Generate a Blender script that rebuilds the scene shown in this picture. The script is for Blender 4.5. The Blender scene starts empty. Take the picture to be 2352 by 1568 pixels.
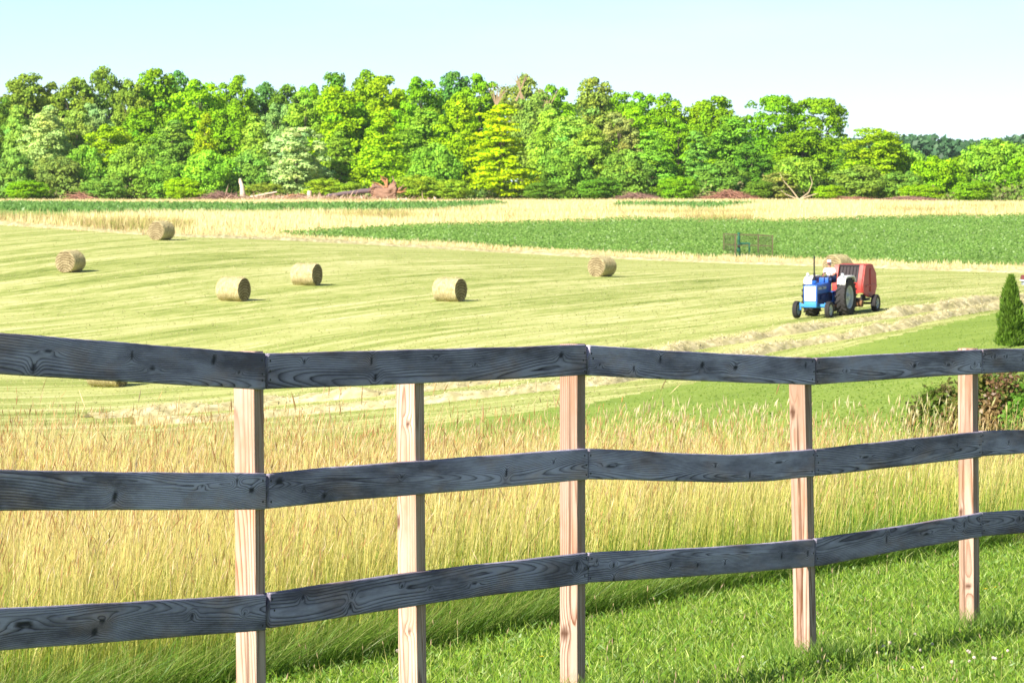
import bpy, bmesh, math, random
import numpy as np
from mathutils import Vector, Matrix, Quaternion
R = math.radians
random.seed(7)
rng = np.random.default_rng(11)
S = bpy.context.scene
COL = S.collection

# ------------------------------------------------------------------ camera
FPX, W, H, HOR = 9700.0, 2352.0, 1568.0, 410.0     # focal length / picture size / horizon in photo pixels
EYE = 8.4
PITCH = math.atan((H / 2 - HOR) / FPX)
cam_d = bpy.data.cameras.new('camera')
cam = bpy.data.objects.new('camera', cam_d)
COL.objects.link(cam)
cam.location = (0, 0, EYE)
cam.rotation_euler = (R(90) - PITCH, 0, 0)
cam_d.sensor_width = 36
cam_d.lens = 36 * FPX / W
cam_d.clip_start = 0.5
cam_d.clip_end = 9000
cam_d.dof.use_dof = True
cam_d.dof.focus_distance = 19.5
cam_d.dof.aperture_fstop = 28
S.camera = cam

# ------------------------------------------------------------------ sky, sun, exposure
SUN_AZ, SUN_EL = 52.0, 35.0                       # azimuth: degrees from -X towards -Y (behind the camera, left)
sv = Vector((-math.cos(R(SUN_AZ)) * math.cos(R(SUN_EL)), -math.sin(R(SUN_AZ)) * math.cos(R(SUN_EL)), math.sin(R(SUN_EL))))
wd = bpy.data.worlds.new('World'); S.world = wd; wd.use_nodes = True
nt = wd.node_tree; nt.nodes.clear()
sky = nt.nodes.new('ShaderNodeTexSky'); sky.sky_type = 'NISHITA'
sky.sun_disc = False; sky.sun_elevation = R(SUN_EL); sky.sun_rotation = math.atan2(sv.x, sv.y)
sky.air_density = 0.6; sky.dust_density = 0.45; sky.ozone_density = 2.3; sky.altitude = 1500
bg = nt.nodes.new('ShaderNodeBackground'); bg.inputs[1].default_value = 0.072
wo = nt.nodes.new('ShaderNodeOutputWorld')
tc = nt.nodes.new('ShaderNodeTexCoord'); mp = nt.nodes.new('ShaderNodeMapping'); mp.inputs['Scale'].default_value = (7, 7, 34)     # thin high cloud all round
nz = nt.nodes.new('ShaderNodeTexNoise'); nz.inputs['Scale'].default_value = 1.0; nz.inputs['Detail'].default_value = 6
cr_ = nt.nodes.new('ShaderNodeMapRange'); cr_.inputs[1].default_value = .45; cr_.inputs[2].default_value = .75; cr_.inputs[4].default_value = .45
mx = nt.nodes.new('ShaderNodeMixRGB'); mx.inputs[2].default_value = (6.4, 6.9, 7.3, 1)
nt.links.new(tc.outputs['Generated'], mp.inputs[0]); nt.links.new(mp.outputs[0], nz.inputs['Vector']); nt.links.new(nz.outputs[0], cr_.inputs[0]); nt.links.new(cr_.outputs[0], mx.inputs[0])
nt.links.new(sky.outputs[0], mx.inputs[1]); nt.links.new(mx.outputs[0], bg.inputs[0]); nt.links.new(bg.outputs[0], wo.inputs[0])
sd = bpy.data.lights.new('sun', 'SUN'); sd.energy = 5.0; sd.angle = R(0.55); sd.color = (1.0, 0.93, 0.82)
so = bpy.data.objects.new('sun', sd); COL.objects.link(so); so.location = (-30, -30, 60)
so.rotation_euler = sv.to_track_quat('Z', 'Y').to_euler()
S.view_settings.view_transform = 'Standard'; S.view_settings.look = 'None'
S.view_settings.exposure = 1.2; S.view_settings.gamma = 1.0; S.view_settings.use_curve_mapping = False

# ------------------------------------------------------------------ pixel <-> place helpers
CP, SP = math.cos(PITCH), math.sin(PITCH)
def ray(px, py):
    a, b = (px - W / 2) / FPX, -(py - H / 2) / FPX
    return Vector((a, CP + b * SP, -SP + b * CP))
def at(px, py, Y):
    d = ray(px, py); k = Y / d.y
    return Vector((d.x * k, Y, EYE + d.z * k))
def proj(X, Y, Z):
    z = Z - EYE
    dep = Y * CP - z * SP
    return W / 2 + FPX * X / dep, H / 2 - FPX * (Y * SP + z * CP) / dep
def z_of(px, py, Y): return at(px, py, Y).z

# ------------------------------------------------------------------ the lie of the land (smooth surface through surveyed points)
def qc(X, Y):
    X = np.asarray(X, float); Y = np.asarray(Y, float)
    return np.stack([X / (0.12 * np.maximum(Y, 0) + 3.0), 1.6 * np.log(np.maximum(Y, -9) + 12.0)], -1)
ctrl = []
def cpx(px, py, d): p = at(px, py, d); ctrl.append((p.x, p.y, p.z))
def cz(px, z, d): ctrl.append(((px - 1176) / FPX * d, d, EYE + z))
for px in (-2500, 1176, 5000):
    for d, z in ((-8, -1.75), (0, -1.68), (8, -1.85)): ctrl.append(((px - 1176) / 1600.0, d, EYE + z))
for px, z, d in ((-400, -2.02, 13.6), (570, -2.15, 16.1), (950, -2.22, 17.6), (1310, -2.29, 19), (1840, -2.39, 21.5), (2228, -2.42, 23.4), (2900, -2.5, 26),
                 (2352, -2.35, 19.7), (3400, -2.3, 19), (-700, -2.5, 22), (700, -2.42, 22), (1700, -2.47, 25), (2600, -2.6, 29)): cz(px, z - .09, d)
for px in (-1200, 300, 1176, 1900, 2600, 3600):
    cz(px, -2.79, 30); cz(px, -3.23, 40)
for px in (-1200, 200, 1000):
    cz(px, -4.4, 58); cz(px, -5.9, 80); cz(px, -7.4, 110)
cz(1700, -4.15, 58); cz(1700, -5.3, 85); cz(2300, -3.85, 58); cz(3300, -3.6, 58); cz(3300, -4.1, 85); cz(4200, -5.0, 150)
for a in ((-1200, 900, 165), (245, 889, 170), (1000, 940, 146), (1000, 800, 181), (535, 690, 220), (1035, 690, 220), (704, 655, 236), (1382, 635, 262), (1300, 585, 305),
          (1900, 728, 194), (161, 625, 242), (370, 551, 280), (0, 515, 310), (-1200, 500, 320), (0, 480, 400), (0, 458, 720), (-1500, 458, 720), (650, 545, 300), (1000, 568, 303),
          (1700, 603, 300), (2352, 625, 290), (3600, 640, 290), (1000, 520, 390), (1450, 505, 430), (2000, 500, 440), (2352, 497, 440), (3600, 497, 440),
          (500, 484, 450), (1000, 474, 520), (1180, 466, 600), (1750, 464, 600), (2352, 468, 600), (3600, 468, 600), (1176, 458, 720), (2352, 463, 720), (4000, 463, 720),
          (1340, 930, 138), (1600, 880, 150), (1950, 800, 168), (2300, 715, 190), (1700, 940, 110), (2000, 940, 95), (2352, 900, 85), (2320, 795, 135), (2352, 690, 204), (3600, 690, 204)):
    cpx(*a)
for px in (-2500, 1176, 5000): cz(px, -3.5, 1200); cz(px, -3.5, 4500)
CT = np.array(ctrl)
QC = qc(CT[:, 0], CT[:, 1])
def kern(r2): return np.sqrt(r2 + 0.12)
n_ = len(CT)
A_ = np.zeros((n_ + 3, n_ + 3))
A_[:n_, :n_] = kern(((QC[:, None] - QC[None]) ** 2).sum(-1)) + np.eye(n_) * -0.012
A_[:n_, n_] = 1; A_[:n_, n_ + 1:] = QC; A_[n_:, :n_] = A_[:n_, n_:].T
RW = np.linalg.solve(A_, np.concatenate([CT[:, 2], np.zeros(3)]))
def terr(X, Y):
    q = qc(np.ravel(X), np.ravel(Y)); out = np.empty(len(q))
    for i in range(0, len(q), 40000):
        c = q[i:i + 40000]
        out[i:i + 40000] = kern(((c[:, None] - QC[None]) ** 2).sum(-1)) @ RW[:n_] + RW[n_] + c @ RW[n_ + 1:]
    return out
def gz(x, y): return float(terr([x], [y])[0])
def hit(px, py, dmin=12.0, dmax=1500.0):
    r = ray(px, py); lo, hi = dmin, dmax
    for m in (160, 60):
        d = np.geomspace(lo, hi, m); X = r.x / r.y * d; Z = EYE + r.z / r.y * d
        t = terr(X, d); b = Z < t; k = int(np.argmax(b)) if b.any() else m - 1
        lo, hi = d[max(k - 1, 0)], d[k] if k else d[0] * 1.0001
    return Vector((X[k], d[k], t[k]))
def inpoly(px, py, poly):
    ins = np.zeros(len(px), bool); j = len(poly) - 1
    for i in range(len(poly)):
        xi, yi = poly[i]; xj, yj = poly[j]
        c = ((yi > py) != (yj > py)) & (px < (xj - xi) * (py - yi) / ((yj - yi) or 1e-9) + xi)
        ins ^= c; j = i
    return ins

# ------------------------------------------------------------------ object helpers
def tag(o, label=None, cat=None, group=None, kind=None):
    if label: o['label'] = label
    if cat: o['category'] = cat
    if group: o['group'] = group
    if kind: o['kind'] = kind
    return o
def empty(name, loc=(0, 0, 0), rz=0):
    o = bpy.data.objects.new(name, None); COL.objects.link(o); o.location = loc; o.rotation_euler = (0, 0, rz)
    o.empty_display_size = 0.2
    return o
def link(name, me, mat=None, parent=None):
    o = bpy.data.objects.new(name, me); COL.objects.link(o)
    if mat is not None and len(me.materials) == 0: me.materials.append(mat)
    if parent is not None: o.parent = parent
    return o
def from_arrays(name, V, F, smooth=False):
    """V (n,3); F (m,4) quads or list of (m,k) arrays"""
    me = bpy.data.meshes.new(name)
    Fs = F if isinstance(F, list) else [F]
    nl = sum(f.size for f in Fs); npoly = sum(len(f) for f in Fs)
    me.vertices.add(len(V)); me.vertices.foreach_set('co', np.ascontiguousarray(V, dtype=np.float32).ravel())
    me.loops.add(nl); me.loops.foreach_set('vertex_index', np.concatenate([f.ravel() for f in Fs]).astype(np.int32))
    me.polygons.add(npoly)
    tot = np.concatenate([np.full(len(f), f.shape[1]) for f in Fs])
    st = np.concatenate([[0], np.cumsum(tot)[:-1]])
    me.polygons.foreach_set('loop_start', st.astype(np.int32))
    if smooth: me.polygons.foreach_set('use_smooth', np.ones(npoly, bool))
    me.update(calc_edges=True); me.validate()
    return me
def set_col(me, C, name='Col'):
    a = me.attributes.new(name, 'FLOAT_COLOR', 'POINT')
    a.data.foreach_set('color', np.concatenate([C, np.ones((len(C), 1))], 1).astype(np.float32).ravel())
def set_vec(me, V, name):
    a = me.attributes.new(name, 'FLOAT_VECTOR', 'POINT'); a.data.foreach_set('vector', V.astype(np.float32).ravel())
def set_f(me, V, name):
    a = me.attributes.new(name, 'FLOAT', 'POINT'); a.data.foreach_set('value', V.astype(np.float32).ravel())

# ------------------------------------------------------------------ materials
class N:
    def __init__(s, name):
        s.m = bpy.data.materials.new(name); s.m.use_nodes = True; s.t = s.m.node_tree; s.t.nodes.clear()
        s.out = s.t.nodes.new('ShaderNodeOutputMaterial')
    def n(s, typ, **kw):
        x = s.t.nodes.new('ShaderNode' + typ)
        for k, v in kw.items(): setattr(x, k, v)
        return x
    def l(s, a, b): s.t.links.new(a, b)
    def attr(s, name, out='Color'): return s.n('Attribute', attribute_name=name).outputs[out]
    def math(s, op, a, b=None, c=None):
        x = s.n('Math', operation=op)
        for i, v in enumerate((a, b, c)):
            if v is None: continue
            if isinstance(v, (int, float)): x.inputs[i].default_value = v
            else: s.l(v, x.inputs[i])
        return x.outputs[0]
    def mix(s, a, b, f, typ='MIX'):
        x = s.n('MixRGB', blend_type=typ)
        for i, v in ((0, f), (1, a), (2, b)):
            if isinstance(v, (int, float)): x.inputs[i].default_value = v
            elif isinstance(v, tuple): x.inputs[i].default_value = (*v, 1)
            else: s.l(v, x.inputs[i])
        return x.outputs[0]
    def noise(s, vec, scale, detail=4, rough=0.55, dist=0.0):
        x = s.n('TexNoise'); x.inputs['Scale'].default_value = scale; x.inputs['Detail'].default_value = detail
        x.inputs['Roughness'].default_value = rough; x.inputs['Distortion'].default_value = dist
        if vec is not None: s.l(vec, x.inputs['Vector'])
        return x.outputs[0]
    def ramp(s, f, stops, interp='LINEAR'):
        x = s.n('ValToRGB'); x.color_ramp.interpolation = interp
        e = x.color_ramp.elements
        while len(e) < len(stops): e.new(0.5)
        for i, (p, c) in enumerate(stops): e[i].position = p; e[i].color = (*c, 1) if isinstance(c, tuple) else (c, c, c, 1)
        s.l(f, x.inputs[0]); return x.outputs[0]
    def scale(s, vec, v):
        x = s.n('Mapping'); s.l(vec, x.inputs[0]); x.inputs['Scale'].default_value = v; return x.outputs[0]
    def bump(s, h, strength, dist):
        x = s.n('Bump'); x.inputs['Strength'].default_value = strength; x.inputs['Distance'].default_value = dist
        s.l(h, x.inputs['Height']); return x.outputs[0]
    def pbr(s, col, rough=0.7, metal=0.0, spec=0.3, normal=None, **kw):
        p = s.n('BsdfPrincipled')
        for k, v in (('Base Color', col), ('Roughness', rough), ('Metallic', metal), ('Specular IOR Level', spec)):
            if isinstance(v, tuple): p.inputs[k].default_value = (*v, 1)
            elif isinstance(v, (int, float)): p.inputs[k].default_value = v
            else: s.l(v, p.inputs[k])
        for k, v in kw.items(): p.inputs[k].default_value = v
        if normal is not None: s.l(normal, p.inputs['Normal'])
        s.l(p.outputs[0], s.out.inputs[0]); return s.m
    def leaf(s, col, trans=0.4, normal=None, gloss=0.0):
        d = s.n('BsdfDiffuse'); t = s.n('BsdfTranslucent'); m = s.n('MixShader'); m.inputs[0].default_value = trans
        s.l(col, d.inputs[0]); s.l(col, t.inputs[0]); s.l(d.outputs[0], m.inputs[1]); s.l(t.outputs[0], m.inputs[2])
        o = m.outputs[0]
        if gloss > 0:
            g = s.n('BsdfGlossy'); g.inputs['Roughness'].default_value = 0.45; g.inputs[0].default_value = (1, 1, 1, 1)
            m2 = s.n('MixShader'); m2.inputs[0].default_value = gloss
            s.l(o, m2.inputs[1]); s.l(g.outputs[0], m2.inputs[2]); o = m2.outputs[0]
        s.l(o, s.out.inputs[0]); return s.m
    def pos(s): return s.n('NewGeometry').outputs['Position']
    def obj(s): return s.n('TexCoord').outputs['Object']
def mat_blade(name, trans=0.4, gloss=0.02):
    m = N(name); return m.leaf(m.attr('Col'), trans, gloss=gloss)
M_blade = mat_blade('grass_blade', 0.5)
M_straw = mat_blade('straw', 0.3)
def mat_plain(name, col, rough=0.6, var=0.15, sc=6.0, metal=0.0, spec=0.3, bump=0.0):
    m = N(name); o = m.obj(); nz = m.noise(o, sc, 5, 0.6)
    c = m.mix(tuple(x * (1 - var) for x in col), tuple(min(1, x * (1 + var)) for x in col), nz)
    nb = m.bump(nz, bump, 0.02) if bump else None
    rr = m.math('MULTIPLY_ADD', nz, 0.25, rough - 0.12)
    return m.pbr(c, rr, metal, spec, nb)

# ground materials ------------------------------------------------------
def ground_mat(name, stops, sc=0.5, swath=False, bump=0.3, stretch=(1, 1, 1)):
    m = N(name); p = m.pos()
    big = m.noise(m.scale(p, (sc * 0.12,) * 3), 1.0, 4, 0.6)
    fine = m.noise(m.scale(p, tuple(sc * 9 * k for k in stretch)), 1.0, 6, 0.7)
    f = m.math('MULTIPLY_ADD', big, 0.55, m.math('MULTIPLY', fine, 0.45))
    if swath:
        sw = m.attr('swath', 'Vector')
        st = m.noise(m.scale(sw, (0.36, 0.012, 1)), 1.0, 5, 0.6, 0.1)
        st2 = m.noise(m.scale(sw, (1.3, 0.05, 1)), 1.0, 4, 0.6, 0.2)
        st3 = m.noise(m.scale(sw, (3.4, 0.35, 1)), 1.0, 4, 0.7, 0.2)
        f = m.math('ADD', m.math('MULTIPLY', f, 0.16), m.math('MULTIPLY', st3, 0.26)); f = m.math('ADD', m.math('MULTIPLY', f, 1.0), m.math('ADD', m.math('MULTIPLY', st, 0.27), m.math('MULTIPLY', st2, 0.31)))
    c = m.ramp(f, stops)
    return m.pbr(c, 0.95, 0, 0.1, m.bump(fine, bump, 0.15))
M_hay = ground_mat('hay_stubble', [(0.41, (0.15, 0.195, 0.04)), (0.47, (0.285, 0.33, 0.085)), (0.525, (0.43, 0.44, 0.165)), (0.62, (0.63, 0.58, 0.31))], 1.0, True)
M_lawn = ground_mat('lawn_turf', [(0.3, (0.13, 0.20, 0.03)), (0.5, (0.20, 0.28, 0.05)), (0.7, (0.29, 0.36, 0.08))], 1.6)
M_soil = ground_mat('meadow_soil', [(0.3, (0.05, 0.075, 0.014)), (0.5, (0.10, 0.13, 0.025)), (0.7, (0.20, 0.19, 0.06))], 2.0)
M_crop = ground_mat('crop_rows', [(0.3, (0.10, 0.18, 0.035)), (0.5, (0.17, 0.28, 0.06)), (0.7, (0.24, 0.36, 0.09))], 0.9)
M_dry = ground_mat('dry_ground', [(0.3, (0.42, 0.35, 0.15)), (0.5, (0.56, 0.48, 0.23)), (0.7, (0.70, 0.60, 0.34))], 0.8)
M_turf = ground_mat('turf_thatch', [(0.3, (0.07, 0.12, 0.018)), (0.5, (0.11, 0.17, 0.026)), (0.7, (0.18, 0.22, 0.05))], 3.0)
M_forest = ground_mat('forest_floor', [(0.3, (0.03, 0.045, 0.015)), (0.6, (0.07, 0.08, 0.03)), (0.8, (0.12, 0.10, 0.05))], 0.5)

# ------------------------------------------------------------------ ground sheet, split by what grows on it
EDGE = [hit(540, 1568), hit(1300, 1420), hit(2352, 1240)]     # mown edge of the tall grass, beside the fence
e0 = EDGE[0].xy; ed = (EDGE[2].xy - EDGE[0].xy).normalized(); en = Vector((-ed.y, ed.x))
def edge_side(X, Y): return (X - e0.x) * en.x + (Y - e0.y) * en.y      # >0: tall grass side
def vnoise(X, Y, s, seed=0):
    """cheap smooth value noise for numpy arrays"""
    X = np.asarray(X) / s + 37.3 * seed; Y = np.asarray(Y) / s - 11.7 * seed
    xi = np.floor(X).astype(int); yi = np.floor(Y).astype(int); fx = X - xi; fy = Y - yi
    fx = fx * fx * (3 - 2 * fx); fy = fy * fy * (3 - 2 * fy)
    def h(a, b):
        v = (a * 374761393 + b * 668265263 + seed * 974711) & 0xffffffff
        v = ((v ^ (v >> 13)) * 1274126177) & 0xffffffff
        return ((v ^ (v >> 16)) & 0xffff) / 65535.0
    return (h(xi, yi) * (1 - fx) + h(xi + 1, yi) * fx) * (1 - fy) + (h(xi, yi + 1) * (1 - fx) + h(xi + 1, yi + 1) * fx) * fy
WR_A = [(2600, 668), (2345, 688), (2150, 712), (2000, 735), (1700, 780), (1500, 818), (1250, 864), (900, 905), (560, 935), (200, 960)]
WR_B = [(2600, 676), (2345, 700), (2150, 732), (2050, 757), (1800, 800), (1600, 838), (1440, 874), (1280, 893), (1000, 925), (760, 945), (300, 975)]
def world_path(pts, dmin=60):
    P = [hit(x, y, dmin) for x, y in pts]; A = np.array([(p.x, p.y) for p in P])
    for _ in range(4):                                          # Chaikin smoothing
        B = np.empty((2 * len(A) - 2, 2)); B[0::2] = A[:-1] * .75 + A[1:] * .25; B[1::2] = A[:-1] * .25 + A[1:] * .75
        A = np.vstack([A[:1], B, A[-1:]])
    return A
PA, PB = world_path(WR_A), world_path(WR_B)
def swath_coord(X, Y):
    P = np.vstack([PA[:1] + (PA[0] - PA[4]) * 30, PA[::2], PA[-1:] + (PA[-1] - PA[-5]) * 40])
    seg = np.concatenate([[0], np.cumsum(np.linalg.norm(np.diff(P, axis=0), axis=1))])
    d = np.full(len(X), 1e9); s = np.zeros(len(X))
    for i in range(len(P) - 1):
        a = P[i]; b = P[i + 1]; ab = b - a; L2 = ab @ ab + 1e-9
        t = np.clip(((X - a[0]) * ab[0] + (Y - a[1]) * ab[1]) / L2, 0, 1)
        dd = np.hypot(X - a[0] - t * ab[0], Y - a[1] - t * ab[1])
        m = dd < d; d = np.where(m, dd, d); s = np.where(m, seg[i] + t * (seg[i + 1] - seg[i]), s)
    return np.stack([d, s, np.zeros_like(d)], -1)
P_HAY = [(-4000, 500), (0, 515), (350, 540), (650, 548), (1000, 568), (1300, 585), (1700, 603), (2100, 616), (2352, 624), (6000, 655), (6000, 670), (2352, 703), (2300, 714), (1950, 797), (1600, 878), (1340, 928), (1200, 948), (900, 985), (-4000, 1300)]
P_CROP = [(640, 541), (1000, 521), (1450, 506), (1800, 511), (2000, 502), (2352, 498), (6000, 490), (6000, 640), (2352, 611), (1700, 592), (1300, 577), (1000, 560)]
P_GOLD = [(-4000, 506), (0, 506), (150, 505), (500, 494), (1000, 486), (1180, 473), (1400, 478), (1640, 485), (1750, 470), (2352, 476), (6000, 473), (6000, 490), (2352, 498), (2000, 502), (1800, 511), (1450, 506), (1000, 521), (640, 541), (420, 541), (350, 537), (0, 512), (-4000, 510)]
P_STRIP = [[(-4000, 465), (0, 466), (600, 469), (1000, 466), (1130, 463), (1180, 471), (1000, 486), (500, 494), (150, 505), (0, 506), (-4000, 507)], [(1420, 466), (1640, 466), (1750, 467), (1640, 485), (1400, 478)]]
def zone(X, Y):
    z = terr(X, Y); px, py = proj(X, Y, z)
    jit = (vnoise(X, Y, 1.5, 3) - .5)
    far = Y > 47
    py2 = py + jit * 3; out = np.zeros(len(X), int)                       # 0 lawn
    es = edge_side(X, Y)
    out[(es + jit * 0.25 > 0) & (Y <= 44 + 5 * (vnoise(X, Y, 3, 5) - .5))] = 1   # meadow soil
    out[far & inpoly(px, py2, P_HAY)] = 2
    far2 = (Y > 240)
    rest = far2 & (py2 < 630) & (out != 2)
    out[rest] = 4                                                          # dry strip
    out[far2 & inpoly(px, py2, P_CROP)] = 3
    out[far2 & inpoly(px, py2, P_GOLD)] = 4
    for P in P_STRIP: out[far2 & inpoly(px, py2, P)] = 5
    out[Y > 712 + 12 * jit] = 6
    out[(out == 0) & (Y < 45)] = 7
    return out
ys = np.concatenate([np.linspace(-8, 11, 8), np.geomspace(12, 60, 110), np.geomspace(60.6, 760, 250), np.geomspace(790, 4500, 14)])
qs = np.concatenate([np.linspace(-7, -1.5, 12)[:-1], np.linspace(-1.5, 1.5, 230), np.linspace(1.5, 7, 12)[1:]])
GX = qs[None, :] * (0.12 * np.maximum(ys, 0) + 3.0)[:, None]; GY = np.repeat(ys[:, None], len(qs), 1)
GZ = terr(GX, GY).reshape(GX.shape)
nr, nc = GX.shape
idx = np.arange(nr * nc).reshape(nr, nc)
quads = np.stack([idx[:-1, :-1], idx[:-1, 1:], idx[1:, 1:], idx[1:, :-1]], -1).reshape(-1, 4)
cx = (GX[:-1, :-1] + GX[1:, 1:]).ravel() / 2; cy = (GY[:-1, :-1] + GY[1:, 1:]).ravel() / 2
zn = zone(cx, cy)
VV = np.stack([GX, GY, GZ], -1).reshape(-1, 3)
SW = swath_coord(VV[:, 0], VV[:, 1])
for k, (nm, mt) in enumerate((('lawn', M_lawn), ('meadow_ground', M_soil), ('hay_field', M_hay), ('crop_field', M_crop), ('dry_ground', M_dry), ('crop_field_far', M_crop), ('forest_floor', M_forest), ('near_lawn', M_turf))):
    f = quads[zn == k]
    if len(f) == 0: continue
    u, inv = np.unique(f, return_inverse=True)
    me = from_arrays(nm, VV[u], inv.reshape(-1, 4), True)
    if k == 2: set_vec(me, SW[u], 'swath')
    o = link(nm if nm != 'crop_field_far' else 'far_crop_field', me, mt); tag(o, kind='structure')

# ------------------------------------------------------------------ blades (grass, stubble, straw) as one mesh
def blades(pos, h, w, az, lean, bend, cb, ct, nseg=3, face=None, taper=1.6, cmid=None, flop=None):
    n = len(pos); face = rng.uniform(0, 2 * np.pi, n) if face is None else face
    t = np.linspace(0, 1, nseg + 1)
    off = lean[:, None] * t + bend[:, None] * t ** 2                         # horizontal offset / h
    up = t[None, :] * (1 if flop is None else (1 - flop[:, None] * t))
    C = np.empty((n, nseg + 1, 3))
    C[..., 0] = pos[:, None, 0] + np.cos(az)[:, None] * off * h[:, None]
    C[..., 1] = pos[:, None, 1] + np.sin(az)[:, None] * off * h[:, None]
    C[..., 2] = pos[:, None, 2] + up * h[:, None]
    ww = w[:, None] * np.maximum(1 - t ** taper, 0.08)[None] * 0.5
    D = np.stack([np.cos(face), np.sin(face), np.zeros(n)], -1)[:, None, :] * ww[..., None]
    V = np.stack([C - D, C + D], 2)                                          # n, seg+1, 2, 3
    if cmid is None: K = cb[:, None] * (1 - t)[None, :, None] + ct[:, None] * t[None, :, None]
    else:
        a = np.clip(t * 2, 0, 1)[None, :, None]; b = np.clip(t * 2 - 1, 0, 1)[None, :, None]
        K = (cb[:, None] * (1 - a) + cmid[:, None] * a) * (1 - b) + ct[:, None] * b
    K = np.repeat(K[:, :, None, :], 2, 2)
    base = np.arange(n)[:, None] * (2 * (nseg + 1)) + np.arange(nseg)[None, :] * 2
    F = np.stack([base, base + 1, base + 3, base + 2], -1).reshape(-1, 4)
    return V.reshape(-1, 3), F, K.reshape(-1, 3)
def merge(parts):
    V, F, K, o = [], [], [], 0
    for v, f, k in parts: V.append(v); F.append(f + o); K.append(k); o += len(v)
    return np.concatenate(V), np.concatenate(F), np.concatenate(K)
def stuff(name, parts, mat, label, cat):
    V, F, K = merge(parts); me = from_arrays(name, V, F); set_col(me, K)
    o = link(name, me, mat); tag(o, label, cat, kind='stuff'); return o
def pick(cols, n, jit=0.12):
    c = np.array(cols)[rng.integers(0, len(cols), n)]
    return c * (1 + rng.normal(0, jit, (n, 1)))
def scatter(n, y0, y1, q0, q1, power=0.0):
    """places with density falling off with distance; q is across, in units of the view's half width"""
    Y = np.exp(rng.uniform(math.log(y0), math.log(y1), n)); X = rng.uniform(q0, q1, n) * (0.1215 * Y)
    return X, Y
def spindle(pos, axis, L, wd, col):
    """seed heads: four-sided spindles"""
    n = len(pos); ax = axis / np.linalg.norm(axis, axis=1, keepdims=True)
    ref = np.tile([0.3, 0.9, 0.1], (n, 1)); u = np.cross(ax, ref); u /= np.linalg.norm(u, axis=1, keepdims=True); v = np.cross(ax, u)
    ring = []
    for tt, rr in ((0, .25), (.42, 1), (1, .1)):
        c = pos + ax * (L * tt)[:, None]
        for k in range(3):
            a = 2 * math.pi * k / 3
            ring.append(c + (u * math.cos(a) + v * math.sin(a)) * (wd * rr / 2)[:, None])
    V = np.stack(ring, 1).reshape(-1, 3)
    b = np.arange(n)[:, None, None] * 9 + np.arange(2)[None, :, None] * 3; k = np.arange(3)[None, None, :]
    F = np.stack([b + k, b + (k + 1) % 3, b + 3 + (k + 1) % 3, b + 3 + k], -1).reshape(-1, 4)
    return V, F, np.repeat(col[:, None], 9, 1).reshape(-1, 3)

# ------------------------------------------------------------------ fence
def mat_wood(name, light, mid, dark, knotc, stain, fib=1.0):
    m = N(name)
    wv = m.n('Attribute', attribute_name='wood').outputs['Vector']
    sx = m.n('SeparateXYZ'); m.l(wv, sx.inputs[0])
    cb = m.n('CombineXYZ'); m.l(sx.outputs[1], cb.inputs[0]); m.l(sx.outputs[2], cb.inputs[1])
    uv = cb.outputs[0]
    oi = m.n('ObjectInfo').outputs['Random']
    cb2 = m.n('CombineXYZ'); m.l(m.math('MULTIPLY', oi, 91.0), cb2.inputs[2])
    va = m.n('VectorMath', operation='ADD'); m.l(uv, va.inputs[0]); m.l(cb2.outputs[0], va.inputs[1]); uv = va.outputs[0]
    wob = m.noise(m.scale(uv, (3, 30, 1)), 1, 3)
    r = m.math('ADD', sx.outputs[0], m.math('MULTIPLY', wob, 0.7))
    fr = m.math('FRACT', r)
    line = m.ramp(fr, [(0.0, 0.75), (0.08, 0.1), (0.5, 0.0), (0.82, 0.55), (0.97, 1.0), (1.0, 0.8)])
    fine = m.noise(m.scale(uv, (6, 520, 1)), 1, 3, 0.6)
    lv = m.noise(m.scale(uv, (2.2, 14, 1)), 1, 3, 0.5)
    line = m.math('MULTIPLY', line, m.math('MULTIPLY_ADD', lv, 1.6, 0.1))
    c = m.mix(light, mid, m.math('MULTIPLY', fine, fib))
    c = m.mix(c, dark, m.math('MINIMUM', line, 1.0))
    st = m.noise(m.scale(uv, (1.6, 9, 1)), 1, 5, 0.65)
    c = m.mix(c, stain, m.ramp(st, [(0.42, 0.0), (0.66, 0.85)]))
    wb = m.noise(m.scale(uv, (2.5, 7, 3)), 1, 4, 0.6)
    c = m.mix(c, m.mix(c, (1.0, 0.80, 0.64), 1.0, 'MULTIPLY'), m.ramp(wb, [(0.5, 0.0), (0.68, 0.8)]))
    c = m.mix(c, (0.5, 0.5, 0.5), m.math('MULTIPLY', m.math('SUBTRACT', 1.0, oi), 0.55), 'MULTIPLY')
    kn = m.attr('knot', 'Fac')
    c = m.mix(c, knotc, m.math('MINIMUM', m.math('MULTIPLY', kn, m.math('MULTIPLY_ADD', fine, 0.5, 0.75)), 0.95))
    hgt = m.math('ADD', m.math('MULTIPLY', line, -0.6), m.math('MULTIPLY', fine, 0.5))
    return m.pbr(c, 0.82, 0, 0.25, m.bump(hgt, 0.6, 0.004))
M_rail = mat_wood('weathered_rail', (0.68, 0.63, 0.80), (0.40, 0.37, 0.49), (0.060, 0.052, 0.076), (0.020, 0.017, 0.025), (0.105, 0.090, 0.125))
M_post = mat_wood('pale_post', (0.72, 0.54, 0.43), (0.58, 0.41, 0.32), (0.24, 0.095, 0.045), (0.09, 0.04, 0.022), (0.42, 0.27, 0.19), 0.8)
M_nail = mat_plain('nail_steel', (0.05, 0.045, 0.045), 0.5, 0.3, 40, 0.6)
J = {}
def jt(px, s): return Vector(((px - 1176) / s, FPX / s))
J[1], J[3], J[4], J[5] = jt(613, 589), jt(1350, 505), jt(1874.5, 450), jt(2256, 411)
J[0] = J[1] + Vector((-0.31, -0.95)) * 3.0
J[6] = J[5] + (J[5] - J[4]).normalized() * 2.5
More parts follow.
